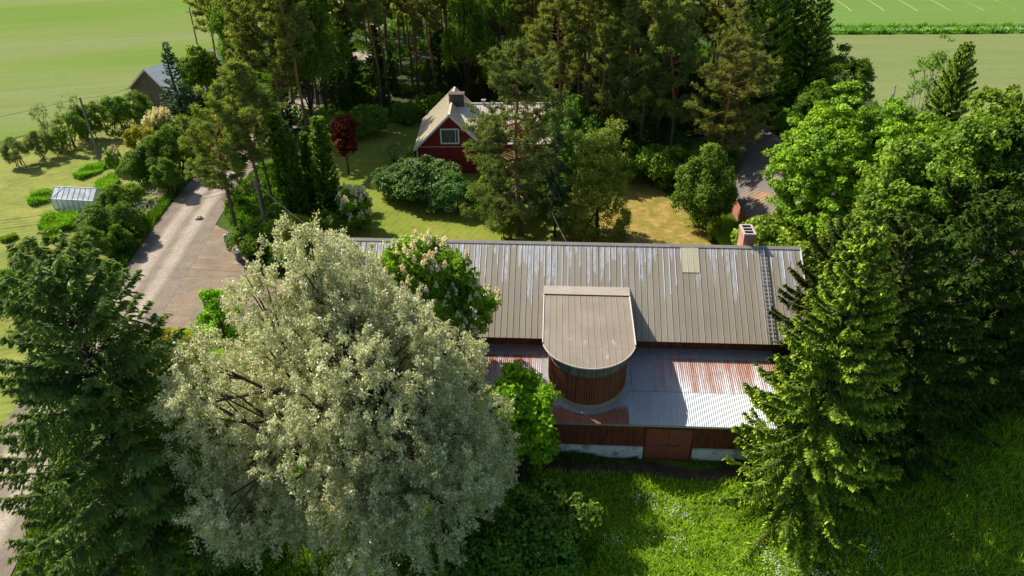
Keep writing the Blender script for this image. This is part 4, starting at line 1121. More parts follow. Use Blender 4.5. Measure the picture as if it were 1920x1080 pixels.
def wire(pts, sag, label, r=.018):
    mb = MB(); allp = []
    for a, b in zip(pts[:-1], pts[1:]):
        a = np.array(a, float); b = np.array(b, float); s = np.linspace(0, 1, 20)
        q = a + (b - a) * s[:, None]; q[:, 2] -= sag * 4 * s * (1 - s)
        allp.append(q if not allp else q[1:])
    mb.tube(np.concatenate(allp), r, 4)
    o = mb.build('power_line', M['wire']); tag(o, label, 'cable'); return o
wire([(P1[0], P1[1], P1[2] - .1), tuple(A0 - dr_ * .3 - pr * 4.3 + np.array([0, 0, 2.75]))], .35, 'dark cable from the bare pole to the grey barn')
wire([(P1[0] - 42, P1[1] - 34, 7.5), (P1[0], P1[1], P1[2] - .1)], .6, 'dark cable running along the field edge to the bare pole')
wire([(P3[0], P3[1], P3[2] - .7), (8.7215 - 21.5, 36.1923 + 13.2, 8.6)], .35, 'pale service cable from the crossarm pole down to the barn ridge')
wire([(P3[0] - .5, P3[1], P3[2] - .72), (-38.68, 64.86, 5.20), (-52.60, 56.78, 7.00)], .5, 'upper of two cables crossing the lawn below the greenhouse')
wire([(P3[0] + .5, P3[1], P3[2] - .72), (-37.83, 63.02, 5.20), (-51.44, 55.12, 7.00)], .5, 'lower of two cables crossing the lawn below the greenhouse')
wire([(4.03, 48.51, 9.70), (3.59, 59.89, 6.50)], .1, 'reddish cable leaving the barn ridge by the dark juniper', .022)

def bin_():
    x, y = -26.40, 62.85
    t = empty('wheelie_bin', (x, y, 0), .5); tag(t, 'grey-blue rubbish bin standing in bushes at the yard edge', 'bin')
    mb = MB(); mb.add([(-.24,-.26,.06),(.24,-.26,.06),(.24,.26,.06),(-.24,.26,.06),(-.30,-.34,1.0),(.30,-.34,1.0),(.30,.34,1.0),(-.30,.34,1.0)], [(0,3,2,1),(4,5,6,7),(0,1,5,4),(1,2,6,5),(2,3,7,6),(3,0,4,7)]); mb.build('body', M['bin'], t)
    mb = MB(); mb.box((0, 0, 1.05), (.66, .74, .07), 0, .06); mb.build('lid', M['zinc'], t)
    for s in (-1, 1):
        mb = MB(); mb.tube([(s * .26, .30, .1), (s * .31, .30, .1)], .1, 10); mb.build('wheel', M['wire'], t)
bin_()
def meter_post():
    x, y = -28.03, 64.88
    t = empty('meter_post', (x, y, 0), .2); tag(t, 'narrow grey-green meter cabinet on a post at the yard edge', 'meter box')
    mb = MB(); mb.box((0, 0, .5), (.10, .10, 1.0)); mb.build('post', M['pole'], t)
    mb = MB(); mb.box((0, 0, 1.35), (.42, .26, .75)); mb.prism([(-.25, 0), (.25, 0), (0, .10)], (1,0,0), (0,0,1), (0, .16, 1.725), (0, -.32, 0)); mb.build('cabinet', M['bin'], t)
meter_post()
def bench_():
    x, y = -40.93, 74.41
    t = empty('garden_bench', (x, y, 0), .32); tag(t, 'pale weathered plank bench in the roadside grass', 'bench')
    mb = MB(); mb.box((0, .0, .45), (1.9, .34, .06)); mb.build('seat', M['bench'], t)
    mb = MB(); mb.box((0, .26, .88), (1.9, .05, .26)); mb.build('backrest', M['bench'], t)
    for s in (-1, 1):
        mb = MB(); mb.box((s * .75, 0, .21), (.08, .3, .42)); mb.bar((s * .75, .15, .0), (s * .75, .25, 1.0), .07, .06); mb.build('leg', M['bench'], t)
bench_()
def basin():
    x, y = -6.83, 73.74
    t = empty('stone_basin', (x, y, 0)); tag(t, 'small round white-rimmed stone basin on the garden lawn', 'garden basin')
    mb = MB(); n = 20; th = np.linspace(0, 2 * np.pi, n, endpoint=False); V = []
    for r, z in ((.62, 0), (.66, .30), (.50, .32), (.44, .12)): V += [(r * math.cos(a), r * math.sin(a), z) for a in th]
    F = [[q * n + i, q * n + (i + 1) % n, (q + 1) * n + (i + 1) % n, (q + 1) * n + i] for q in range(3) for i in range(n)]
    mb.add(V, F); mb.build('rim', M['chim_cap'], t)
    mb = MB(); mb.add([(.455 * math.cos(a), .455 * math.sin(a), .18) for a in th] + [(.455 * math.cos(a), .455 * math.sin(a), .10) for a in th], [list(range(n)), list(range(n, 2*n))[::-1]] + [[n + i, n + (i+1) % n, (i+1) % n, i] for i in range(n)]); mb.build('water', M['water'], t)
    mb = MB(); mb.tube([(0, 0, .1), (.02, 0, .45), (0, .02, .8)], [.14, .09, .05], 8); mb.build('spout', M['stone'], t)
basin()
import bmesh
def rock(x, y, s, label):
    bm = bmesh.new(); bmesh.ops.create_icosphere(bm, subdivisions=3, radius=s); rng = random.Random(5)
    from mathutils import noise as mn_
    for v in bm.verts:
        f = 1 + .3 * mn_.noise(v.co * 2.2 / s); v.co = Vector((v.co.x * f * 1.25, v.co.y * f, v.co.z * f * .75))
    me = bpy.data.meshes.new('boulder'); bm.to_mesh(me); bm.free(); me.materials.append(M['stone'])
    o = link(bpy.data.objects.new('boulder', me)); o.location = (x, y, s * .4); tag(o, label, 'boulder')
rock(*(-33.51, 71.86), .34, 'pale boulder at the edge of the gravel road below the pines')

# ------------------------------------------------------------------ the planting
PI2 = 6.283
def at(t): return t

def tree(parts, Hp, xyH, name, label, cat='tree', rz=0.0, group=None, wide=1.0):
    """place parts built at height Hp so that the plant has the height in xyH"""
    x, y, H = xyH; s = H / Hp
    return plant(name, parts, x, y, label, cat, s * wide, rz, group, s)

# --- big trees in front
W = (-7.25, 29.66, 19.84)
tree(willow('willow', 20, 8.1, 2.0, 'willow', slope=.29, back=.38, nl=142, strands=38, k=74, L=.165, W=.078, hang=.95, seed=4), 20, (W[0] - 1.45, W[1], W[2]), 'willow_tree', 'huge silvery willow with hanging leafy branches covering the left end of the barn')
LT = (-20.53, 28.79, 19.53)
tree(conifer('larch', 20, 5.6, 1.2, 'larch', nb=230, droop=.20, lift=.16, up0=.20, twig=.40, twig_d=10, hang=.65, L=.25, W=.10, m=8, seed=7, power=.72, tip=.22, gap=.25, base_len=.75, stubs=26), 20, LT, 'larch_tree', 'large dark feathery larch at the lower left beside the gravel road', wide=1.2)
CH = (-5.6, 40.3, 14.7)
tree(broad('chestnut', 15.2, 4.1, 5.2, 'chestnut', 'bark', nl=60, nc=20, k=34, cs=.42, L=.36, W=.19, r0=.32, seed=9, blossoms=420), 15.2, CH, 'chestnut_tree', 'horse chestnut full of cream flower candles leaning over the barn roof')
HZL = (.3, 34.7, 8.4)
tree(broad('hazel', 7.6, 2.5, .4, 'hazel', 'bark', nl=52, nc=13, k=26, cs=.30, L=.24, W=.18, r0=.10, stems=6, seed=11, open_=.12), 7.6, HZL, 'maple_sapling', 'bright green multi-stemmed young maple at the corner of the lean-to')

# --- spruce row on the right
SP = [conifer('spruce', 19, 5.0, .8, 'spruce', nb=285, droop=.50, lift=.32, up0=.04, twig=.28, twig_d=13.0, hang=1.0, L=.18, W=.085, m=10, seed=s_, power=.86, tip=.50, base_len=.40, stubs=6) for s_ in (21, 22, 23)]
SQ = [conifer('shade_spruce', 17, 4.8, .5, 'shade_toned_spruce', nb=150, droop=.50, lift=.28, up0=.04, twig=.27, twig_d=14.0, hang=1.0, L=.24, W=.10, m=7, seed=s_, power=.72, tip=.16, base_len=.5, stubs=6) for s_ in (25, 26)]
HERO = (17.29, 31.72, 19.32)
tree(SP[0], 19, HERO, 'spruce_tree', 'tall spruce with drooping light-tipped branches in front of the right end of the barn', rz=.4, wide=1.08)
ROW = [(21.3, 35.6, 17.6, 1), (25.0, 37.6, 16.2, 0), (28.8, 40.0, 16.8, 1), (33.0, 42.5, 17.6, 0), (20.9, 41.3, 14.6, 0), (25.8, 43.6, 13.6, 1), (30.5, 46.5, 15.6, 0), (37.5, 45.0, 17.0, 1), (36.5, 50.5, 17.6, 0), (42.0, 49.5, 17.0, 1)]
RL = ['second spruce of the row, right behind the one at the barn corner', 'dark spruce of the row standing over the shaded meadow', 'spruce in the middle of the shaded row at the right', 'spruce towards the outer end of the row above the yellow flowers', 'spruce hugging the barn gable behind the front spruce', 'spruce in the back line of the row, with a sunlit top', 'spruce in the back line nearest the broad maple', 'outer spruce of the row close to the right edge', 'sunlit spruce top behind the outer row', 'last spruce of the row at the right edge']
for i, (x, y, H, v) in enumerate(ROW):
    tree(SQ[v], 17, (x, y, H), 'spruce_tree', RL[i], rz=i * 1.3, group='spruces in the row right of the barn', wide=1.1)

# --- trees behind the row
tree(broad('maple', 17, 7.3, 3.2, 'maple', 'bark', nl=120, nc=13, k=84, cs=.52, L=.27, W=.19, r0=.42, seed=31, flat=.5), 17, (30.0, 59.5, 17.0), 'maple_tree', 'broad bright green maple crown in front of the red brick shed', 'tree')
ASP = broad('aspen', 16, 4.6, 2.5, 'aspen', 'bark', nl=64, nc=18, k=32, cs=.42, L=.32, W=.19, r0=.26, seed=33)
tree(ASP, 16, (29.04, 49.14, 17.21), 'leafy_tree', 'yellow-green leafy tree between the maple and the spruce row', rz=.4)
tree(ASP, 16, (34.74, 52.15, 18.32), 'leafy_tree', 'sunlit leafy tree at the right edge above the spruce row', rz=2.2)
tree(ASP, 16, (41.82, 59.06, 18.36), 'leafy_tree', 'leafy tree cut by the right edge of the picture', rz=3.9)
tree(SP[2], 19, (45.69, 76.09, 16.75), 'spruce_tree', 'single spruce with layered branches rising over the right hand trees against the field', rz=.9)
tree(SP[1], 19, (43.72, 64.11, 16.02), 'spruce_tree', 'spruce behind the leafy tree at the right edge', rz=2.9)
BIR = broad('thin_birch', 13, 2.2, 2.5, 'birch', 'birch_bark', nl=30, nc=7, k=16, cs=.36, L=.22, W=.13, r0=.10, seed=35, open_=.35)
tree(BIR, 13, (45.05, 80.02, 16.97), 'birch_tree', 'thin half bare birch beside the single spruce on the right', rz=1)
dead = bare_tree('dead_tree', 9, 1.6, 'pale_bark', seed=3)
tree(dead, 9, (43.02, 82.36, 11.48), 'dead_tree', 'small bleached dead tree showing over the maple')
SHR = broad('shrub', 3, 1.9, .1, 'shrub', 'bark', nl=30, nc=14, k=22, cs=.28, L=.20, W=.12, r0=.05, stems=7, seed=41)
FRS = broad('fresh_shrub', 3, 1.8, .1, 'fresh', 'bark', nl=28, nc=14, k=22, cs=.28, L=.20, W=.13, r0=.05, stems=7, seed=42)
tree(FRS, 3, (23.69, 59.25, 6.18), 'shrub', 'light green shrub behind the barn ridge, right of the brick chimney', 'shrub')
tree(FRS, 3, (26.02, 56.90, 6.47), 'shrub', 'light green shrub at the foot of the maple by the barn gable', 'shrub', 2)
tree(FRS, 3, (20.31, 66.35, 2.99), 'sapling', 'small yellow-green sapling in the grass left of the brick chimney', 'sapling', 1, wide=.45)

# --- the garden between barn and wood
PN_A = pine('garden_pine', 19.3, 5.0, 2.4, 'green_pine', nb=104, sub=9, k=26, L=.36, W=.09, tuft=.40, seed=51, r0=.26, prof=.62, low=1.0, up=.34, stubs=8)
tree(PN_A, 19.3, (0.74, 67.94, 19.29), 'pine_tree', 'full-crowned pine standing alone in front of the red house', rz=.3)
PN_B = pine('leaning_pine', 16, 3.6, 5.0, 'pine', nb=62, sub=7, k=24, L=.36, W=.085, tuft=.38, seed=52, r0=.22, stubs=14, low=.8)
PN_C = pine('slim_pine', 17, 2.9, 7.0, 'pine', nb=52, sub=7, k=24, L=.36, W=.085, tuft=.38, seed=53, r0=.18, stubs=14)
tree(PN_B, 16, (-28.26, 68.27, 15.27), 'pine_tree', 'roadside pine nearest the gravel yard, branches low over the road', rz=.2)
tree(PN_C, 17, (-25.44, 69.18, 17.30), 'pine_tree', 'slim roadside pine just left of the crossarm pole', rz=1.7)
tree(PN_C, 17, (-26.13, 74.24, 14.24), 'pine_tree', 'roadside pine with a bare stem right of the crossarm pole', rz=3.3)
tree(PN_B, 16, (-31.80, 77.04, 10.33), 'pine_tree', 'shorter bushy pine behind the roadside pines', rz=4.2)
COLM = conifer('column_conifer', 10, 1.05, .1, 'column', nb=170, droop=-.2, lift=.2, up0=.55, twig=.5, twig_d=14, hang=-.35, L=.22, W=.12, m=5, seed=61, power=.55, tip=.30, base_len=.22, r0=.12)
CL = ['leftmost column conifer of the clump, standing tallest', 'column conifer half hidden in the middle of the clump', 'short column conifer in the shade of the clump', 'column conifer at the right of the clump, beside the red-leaved tree', 'dark column conifer at the back of the clump']
for i, (q, w_) in enumerate((((-23.63, 72.12, 11.23), 1.0), ((-22.31, 71.60, 8.97), .95), ((-21.17, 72.86, 8.88), .85), ((-19.21, 71.56, 10.85), 1.12), ((-23.30, 73.80, 9.69), .9))):
    tree(COLM, 10, q, 'column_conifer', CL[i], 'conifer', i * 1.1, 'column conifers beside the garden lawn', w_)
tree(broad('red_tree', 7.4, 1.65, 1.5, 'red_leaf', 'bark', nl=34, nc=16, k=26, cs=.30, L=.26, W=.17, r0=.10, seed=63), 7.4, (-19.62, 83.81, 7.55), 'red_leaved_tree', 'small dark red-leaved tree on the garden lawn')
tree(broad('weeping_larch', 5, 1.9, .3, 'weeping', 'bark', nl=30, nc=14, k=22, cs=.30, L=.34, W=.05, r0=.10, seed=64, flat=1.9, up=.1), 5, (-20.39, 62.48, 5.15), 'weeping_larch', 'yellow-green weeping larch behind the left end of the barn')
TH = broad('thuja', 13, 3.5, -5.5, 'thuja', 'bark', nl=130, nc=12, k=30, cs=.34, L=.22, W=.11, r0=.2, seed=65, flat=1.2, limbs=4)
tree(TH, 13, (8.54, 66.70, 12.72), 'thuja', 'broad olive-green thuja right of the lone pine, behind the barn ridge', 'conifer')
JN = broad('juniper', 9, 1.05, .1, 'blue_spruce', 'bark', nl=50, nc=12, k=16, cs=.22, L=.20, W=.09, r0=.10, seed=66, limbs=2)
tree(JN, 9, (4.36, 67.21, 10.49), 'juniper', 'narrow dark juniper between the lone pine and the thuja', 'conifer')
BUSH = broad('bush', 6, 3.0, .2, 'shrub', 'bark', nl=52, nc=17, k=28, cs=.36, L=.24, W=.14, r0=.09, stems=8, seed=67)
tree(BUSH, 6, (19.73, 69.63, 8.27), 'bush', 'rounded green bush beside the parched lawn and the brick shed', 'bush', wide=.85)
LIL = broad('lilac', 4, 3.0, .15, 'lilac', 'bark', nl=44, nc=17, k=26, cs=.34, L=.24, W=.16, r0=.06, stems=9, seed=68)
tree(LIL, 4, (-9.82, 76.21, 4.59), 'lilac_bush', 'wide blue-green bush in front of the red house gable', 'bush', .3, wide=1.25)
tree(LIL, 4, (-13.12, 77.66, 3.51), 'lilac_bush', 'blue-green bush at the lawn end of the gable hedge', 'bush', 1.9)
tree(LIL, 4, (-6.70, 74.27, 3.79), 'lilac_bush', 'blue-green bush next to the stone basin', 'bush', 3.4)
tree(FRS, 3, (-11.05, 85.00, 3.15), 'shrub', 'fresh green shrub by the white house corner', 'shrub', .3)
tree(broad('bare_shrub', 2.6, 1.6, .2, 'grey_leaf', 'bark', nl=22, nc=8, k=10, cs=.28, L=.16, W=.08, r0=.04, stems=12, seed=69, open_=.3), 2.6, (-14.78, 87.24, 2.59), 'twiggy_shrub', 'small greyish twiggy shrub on the shaded garden lawn', 'shrub')
WFS = broad('flowering_shrub', 3.4, 1.5, .15, 'chestnut', 'bark', nl=26, nc=14, k=22, cs=.28, L=.22, W=.13, r0=.05, stems=7, seed=70, blossoms=70)
tree(WFS, 3.4, (-16.02, 69.08, 4.24), 'flowering_shrub', 'white-flowered shrub behind the left end of the barn ridge', 'shrub')
tree(WFS, 3.4, (-48.03, 84.83, 2.75), 'flowering_shrub', 'shrub with white flowers at the foot of the bare pole', 'shrub', 1.4, wide=.9)
tree(SHR, 3, (-18.00, 72.83, 3.57), 'shrub', 'dark shrub at the right foot of the column conifers', 'shrub', .8)
tree(SHR, 3, (-18.92, 66.44, 3.29), 'shrub', 'dark shrub behind the weeping larch', 'shrub', 1.8)
tree(FRS, 3, (7.61, 83.62, 3.85), 'shrub', 'light shrub by the house corner, left of the thuja', 'shrub', 1.2)
tree(SHR, 3, (3.44, 73.88, 4.63), 'shrub', 'shrub under the house eave beside the juniper', 'shrub', 2.6)
tree(SHR, 3, (-1.63, 72.25, 4.64), 'shrub', 'shrub at the foot of the lone pine', 'shrub', 3.6)
tree(FRS, 3, (-0.77, 66.81, 2.71), 'shrub', 'small green shrub under the lone pine by the barn ridge', 'shrub', 3.1, wide=.7)
tree(FRS, 3, (-23.29, 64.83, 4.39), 'shrub', 'green shrub wrapping the foot of the crossarm pole', 'shrub', 4.1)
tree(SHR, 3, (-24.96, 63.56, 3.62), 'shrub', 'shrub behind the grey-blue bin', 'shrub', 5.1)
tree(SHR, 3, (-20.85, 61.67, 3.45), 'shrub', 'shrub in front of the weeping larch', 'shrub', .1)

# --- left garden
APL = broad('apple_tree', 4.6, 2.3, .15, 'shrub', 'bark', nl=32, nc=13, k=22, cs=.30, L=.20, W=.11, r0=.06, stems=8, seed=81, open_=.1)
GRY = broad('grey_apple_tree', 4.2, 2.2, .1, 'grey_leaf', 'bark', nl=30, nc=13, k=22, cs=.28, L=.20, W=.10, r0=.07, stems=5, seed=82)
THN = broad('thin_tree', 6, 1.8, 1.2, 'grey_leaf', 'bark', nl=24, nc=7, k=12, cs=.30, L=.18, W=.09, r0=.06, stems=4, seed=83, open_=.3)
tree(GRY, 4.2, (-60.85, 87.00, 3.61), 'apple_tree', 'grey-leaved apple tree at the left edge with its shadow on the lawn', rz=.2)
tree(GRY, 4.2, (-59.47, 89.24, 3.60), 'apple_tree', 'smaller grey-leaved apple tree, second from the left edge', rz=1.6, wide=.9)
tree(THN, 6, (-61.28, 94.64, 5.64), 'thin_tree', 'thin olive tree between the field and the apple trees')
tree(THN, 6, (-58.22, 95.77, 6.25), 'thin_tree', 'wispy treetop rising behind the apple tree row', rz=2)
for i, (q, l_) in enumerate((((-57.13, 92.67, 4.74), 'apple tree at the left end of the green row'), ((-56.52, 95.75, 4.55), 'second green apple tree of the row, left of the bare pole'), ((-55.13, 97.74, 4.61), 'green apple tree of the row standing behind the bare pole'), ((-54.46, 100.24, 4.68), 'green apple tree of the row just right of the bare pole'), ((-52.68, 101.95, 4.58), 'largest apple tree at the right end of the row, by the grey barn'), ((-50.60, 101.04, 3.51), 'bushy tree in front of the grey barn gable'), ((-58.19, 90.83, 2.72), 'low brownish tree at the foot of the green row'))):
    tree(APL, 4.6, q, 'apple_tree', l_, rz=i * 1.7, group='green apple trees along the field edge')
BS = conifer('blue_spruce', 11, 2.7, .5, 'blue_spruce', nb=120, droop=.15, lift=.1, up0=.05, twig=.36, twig_d=8, hang=.35, L=.24, W=.12, m=5, seed=84, power=.9, tip=.25)
tree(BS, 11, (-45.47, 100.53, 11.31), 'blue_spruce', 'slender blue-green spruce in front of the grey barn', 'conifer')
tree(broad('lime_maple', 9, 3.0, 1.8, 'maple', 'bark', nl=46, nc=18, k=24, cs=.36, L=.32, W=.22, r0=.16, seed=85), 9, (-44.72, 107.32, 9.55), 'leafy_tree', 'bright green leafy tree between the blue-green spruce and the tall pines')
tree(broad('gold_shrub', 4, 2.0, .3, 'gold', 'bark', nl=28, nc=13, k=20, cs=.26, L=.22, W=.13, r0=.05, stems=8, seed=86), 4, (-45.96, 89.23, 4.49), 'golden_shrub', 'shrub with golden yellow leaves left of the dark bushes', 'shrub')
for q, l_, rz, w_ in (((-41.87, 82.67, 4.88), 'large dark green bush between golden shrub and pines', .5, 1.1), ((-43.61, 81.15, 3.79), 'dark bush at the corner of the lawn by the flowering shrub', 1.8, 1.0), ((-40.28, 84.73, 5.54), 'tall bush joining the roadside pines to the garden', 3.0, 1.0), ((-39.04, 78.56, 4.04), 'bush beside the gravel road below the pines', 4.2, .9)):
    tree(BUSH, 6, q, 'bush', l_, 'bush', rz, 'dark bushes between lawn and road', w_)
tree(broad('pale_lilac', 3.4, 1.7, .2, 'grey_leaf', 'bark', nl=26, nc=12, k=20, cs=.26, L=.2, W=.12, r0=.05, stems=7, seed=87, blossoms=90), 3.4, (-46.50, 95.60, 4.11), 'lilac_bush', 'pale flowering bush below the blue-green spruce', 'bush')
HEDG = [((-41.43, 71.07, 4.07), 'hedge bush directly right of the greenhouse', .4, 1.0), ((-41.49, 67.26, 3.72), 'big hedge bush in front of the greenhouse', 1.7, 1.15), ((-38.94, 67.69, 3.68), 'hedge bush next to the road, right of the big one', 3.0, 1.0), ((-40.17, 62.68, 3.60), 'hedge bush at the lower end of the hedge', 4.4, 1.0), ((-38.45, 64.56, 2.90), 'small hedge bush overhanging the road verge', 5.2, .85)]
for q, l_, rz, w_ in HEDG:
    tree(BUSH, 6, q, 'bush', l_, 'bush', rz, 'hedge bushes between greenhouse and road', w_)
tree(FRS, 3, (-42.05, 75.37, 2.57), 'shrub', 'light green shrub behind the bench', 'shrub', .7)
for q, l_, rz in (((-43.37, 58.04, 4.34), 'leafy shrub at the left edge behind the larch', 0), ((-41.84, 52.86, 4.52), 'dark shrub cut by the left edge behind the larch', 1.1), ((-40.15, 53.66, 3.77), 'shrub behind the larch top', 2.2)):
    tree(BUSH, 6, q, 'bush', l_, 'bush', rz, wide=.9)
GLD = broad('gold_bush', 3.6, 2.6, .2, 'gold', 'bark', nl=36, nc=14, k=22, cs=.30, L=.22, W=.12, r0=.05, stems=8, seed=88)
tree(GLD, 3.6, (-25.45, 42.61, 4.74), 'golden_shrub', 'wide golden shrub between the larch and the willow', 'shrub', 0, wide=1.15)
tree(GLD, 3.6, (-26.88, 41.15, 4.73), 'golden_shrub', 'golden shrub half hidden behind the larch', 'shrub', 2)
tree(broad('young_lime', 6.5, 1.6, .6, 'hazel', 'bark', nl=26, nc=12, k=20, cs=.30, L=.24, W=.15, r0=.09, seed=89), 6.5, (-21.73, 46.07, 6.98), 'young_tree', 'bright green young tree peeping out left of the willow crown', 'tree')

# --- low plants
def herb(name, pts, n, h, w, mat, label, seed, cat='garden bed'):
    rng = np.random.default_rng(seed)
    me = grass_mesh(name, scatter(rng, pts, n), h, w, M[mat], seed, .55)
    o = link(bpy.data.objects.new(name, me)); tag(o, label, cat); return o
herb('garden_bed', G((-52.51, 82.96), (-52.46, 84.56), (-51.38, 87.56), (-50.33, 87.89), (-49.58, 86.51), (-49.95, 84.21), (-51.36, 82.32)), 2600, .75, .09, 'herbs', 'long bed of tall green plants in the lawn below the bare pole', 1)
herb('garden_bed', G((-48.40, 79.55), (-48.81, 82.29), (-47.97, 83.54), (-46.36, 81.64), (-45.58, 78.64), (-46.85, 78.08)), 2200, .8, .09, 'herbs', 'green bed right behind the greenhouse end', 2)
herb('garden_bed', G((-53.93, 75.65), (-54.21, 77.03), (-53.32, 79.03), (-52.25, 78.15), (-51.83, 76.17), (-53.04, 75.09)), 1800, .75, .09, 'herbs', 'green bed to the left of the greenhouse', 3)
herb('garden_bed', G((-49.43, 69.45), (-50.02, 71.42), (-48.64, 73.19), (-46.77, 72.91), (-45.74, 69.65), (-47.76, 68.72)), 2800, .95, .10, 'herbs', 'clump of leafy plants below the greenhouse', 4)
herb('garden_bed', G((-47.73, 67.10), (-48.14, 68.49), (-46.94, 68.95), (-45.89, 67.53), (-46.35, 66.52)), 1400, .8, .1, 'shrub', 'small dark green plant mound below the leafy clump', 5)
herb('garden_bed', G((-51.90, 66.80), (-52.06, 67.83), (-51.25, 68.52), (-50.57, 67.70), (-51.01, 66.57)), 900, .55, .1, 'shrub', 'dark green mound at the left edge of the lawn', 6)

def stuff(name, P, h, w, mat, seed=0, lean=.45, tvar=.2, clump=.5, label='grass', cat='grass'):
    o = link(bpy.data.objects.new(name, grass_mesh(name, P, h, w, M[mat], seed, lean, tvar, clump)))
    tag(o, label, cat, kind='stuff'); return o
rng = np.random.default_rng(77)
MEAD = G((-26,14), (46,14), (64,40), (40,47), (24,36), (17.2,33.8), (13.2,34.2), (10,34.1), (7,34.8), (3.5,34.9), (.5,35.3), (-9,35.6), (-24,33))
stuff('meadow_grass', scatter(rng, MEAD, 150000), .55, .035, 'grass', 1, .5, .2, .45, 'tall flowering meadow grass below the barn')
stuff('meadow_herbs', scatter(rng, MEAD, 26000), .42, .13, 'herbs', 2, .9, .25, .6, 'broad-leaved herbs among the meadow grass')
VERGE = G((-39.24, 78.56), (-38.29, 77.97), (-37.37, 66.98), (-36.46, 57.97), (-36.70, 56.18), (-38.47, 58.92), (-39.89, 68.40), (-40.53, 76.03))
stuff('verge_grass', scatter(rng, VERGE, 9000), .6, .07, 'fern', 3, .5, .2, .5, 'tall green grass along the left road verge')
stuff('verge_grass', scatter(rng, G((-28.43, 49.65), (-26.97, 51.92), (-24.61, 52.70), (-21.83, 44.12), (-26.79, 45.45)), 9000), .2, .05, 'grass', 4, .6, .2, .4, 'short grass between the yard and the willow')
stuff('verge_grass', scatter(rng, G((19.83, 70.86), (20.85, 65.23), (23.02, 63.80), (24.38, 68.86), (21.79, 71.98)), 7000), .5, .06, 'grass', 5, .5, .2, .5, 'tall grass between the parched lawn and the brick shed')
stuff('margin_grass', scatter(rng, G((57,151.6), (240,151.6), (240,157.0), (60,157.0)), 26000), .75, .3, 'herbs', 6, .5, .25, .7, 'tall grass strip between the two right hand fields')
stuff('bank_grass', scatter(rng, G((-27,20), (-14,20), (-12,36), (-22,44), (-25,36)), 26000), .4, .06, 'fern', 8, .5, .2, .5, 'grass around the larch and below the willow')
stuff('verge_grass', scatter(rng, G((-27.93, 26.51), (-30.05, 33.12), (-30.46, 39.49), (-28.45, 41.74), (-20.85, 26.47)), 12000), .45, .07, 'fern', 14, .5, .2, .5, 'grass between the lower end of the gravel road and the larch')
def barn_pt(u, v): return (8.7215 + u * math.cos(BYAW) - v * math.sin(BYAW), 36.1923 + u * math.sin(BYAW) + v * math.cos(BYAW))
wu = np.r_[rng.uniform(-7.4, -.4, 1300), rng.uniform(3.0, 9.0, 700)]; wv = -rng.gamma(1.4, .16, len(wu)) - .14
stuff('wall_weeds', np.array([barn_pt(a, b) for a, b in zip(wu, wv)]), .42, .06, 'fern', 15, .6, .25, .8, 'weeds and grass growing against the foot of the lean-to wall')
UG = scatter(rng, FLOOR, 60000)
UG = UG[(np.sin(UG[:, 0] * .45 + 1.3 * np.sin(UG[:, 1] * .31)) + .8 * np.sin(UG[:, 1] * .5) > -.35)]
stuff('undergrowth', UG, .95, .34, 'fern', 9, .9, .25, .8, 'green undergrowth on the floor of the pine wood', 'undergrowth')
UG2 = scatter(rng, G((-31.27, 73.24), (-32.14, 81.77), (-29.22, 87.43), (-22.81, 82.42), (-21.13, 64.81), (-24.19, 62.52), (-27.21, 66.53)), 8000)
stuff('undergrowth', UG2, .8, .26, 'fern', 10, .9, .25, .8, 'green undergrowth among the roadside pines', 'undergrowth')
def flowers(name, P, h, s, mat, label):
    rng = np.random.default_rng(len(P)); n = len(P)
    off = rng.normal(0, .07, (n, 4, 3)); C = (np.c_[P, np.full(n, h)][:, None] + off).reshape(-1, 3)
    o = link(bpy.data.objects.new(name, leaves(name, C, sph(rng, len(C)), unit(sph(rng, len(C)) * .5 + [0, 0, 1]), s, s * .9, rng.uniform(size=len(C)), M[mat])))
    tag(o, label, 'flowers', kind='stuff')
cl = scatter(rng, G((5,24), (30,18), (34,22), (17,32.6), (8,34), (4.5,32)), 36)
flowers('white_flowers', (np.repeat(cl, 15, 0) + rng.normal(0, .38, (len(cl) * 15, 2))), .62, .065, 'white_flower', 'white cow parsley heads scattered over the sunlit meadow')
flowers('yellow_flowers', np.concatenate([scatter(rng, G((17,33), (26,26), (40,30), (46,42), (34,40), (24,34)), 330), scatter(rng, G((5,30), (16,26), (18,32), (8,34)), 40)]), .5, .055, 'yellow_flower', 'small yellow buttercups dotting the shaded meadow under the spruces')
flowers('verge_flowers', scatter(rng, G((-41.91, 76.74), (-40.35, 78.58), (-38.91, 77.70), (-38.80, 71.79), (-40.17, 72.06)), 170), .7, .09, 'white_flower', 'white umbel flowers along the road verge by the bench')
flowers('margin_flowers', scatter(rng, G((57,151.0), (200,151.0), (200,153.5), (58,153.5)), 900), .9, .16, 'white_flower', 'white flowers lining the strip between the right hand fields')
for q, l_, rz in (((2.47, 29.41, 3.90), 'shaded elder bush at the foot of the willow, edge of the meadow', 0), ((0.15, 27.93, 4.42), 'bush under the right side of the willow', 2.6), ((-2.36, 27.09, 4.15), 'low bush under the willow near the lower edge', 4), ((1.31, 26.00, 3.97), 'bush at the lower edge of the picture', 5)):
    tree(SHR, 3, q, 'elder_bush', l_, 'bush', rz, wide=1.0)
for q, l_, rz in (((-17.48, 30.92, 4.07), 'bright shrub in the gap between larch and willow', .4), ((-18.82, 27.86, 4.43), 'shaded shrub at the foot of the larch', 1.6)):
    tree(SHR if rz == 3 else FRS, 3, q, 'shrub', l_, 'shrub', rz)

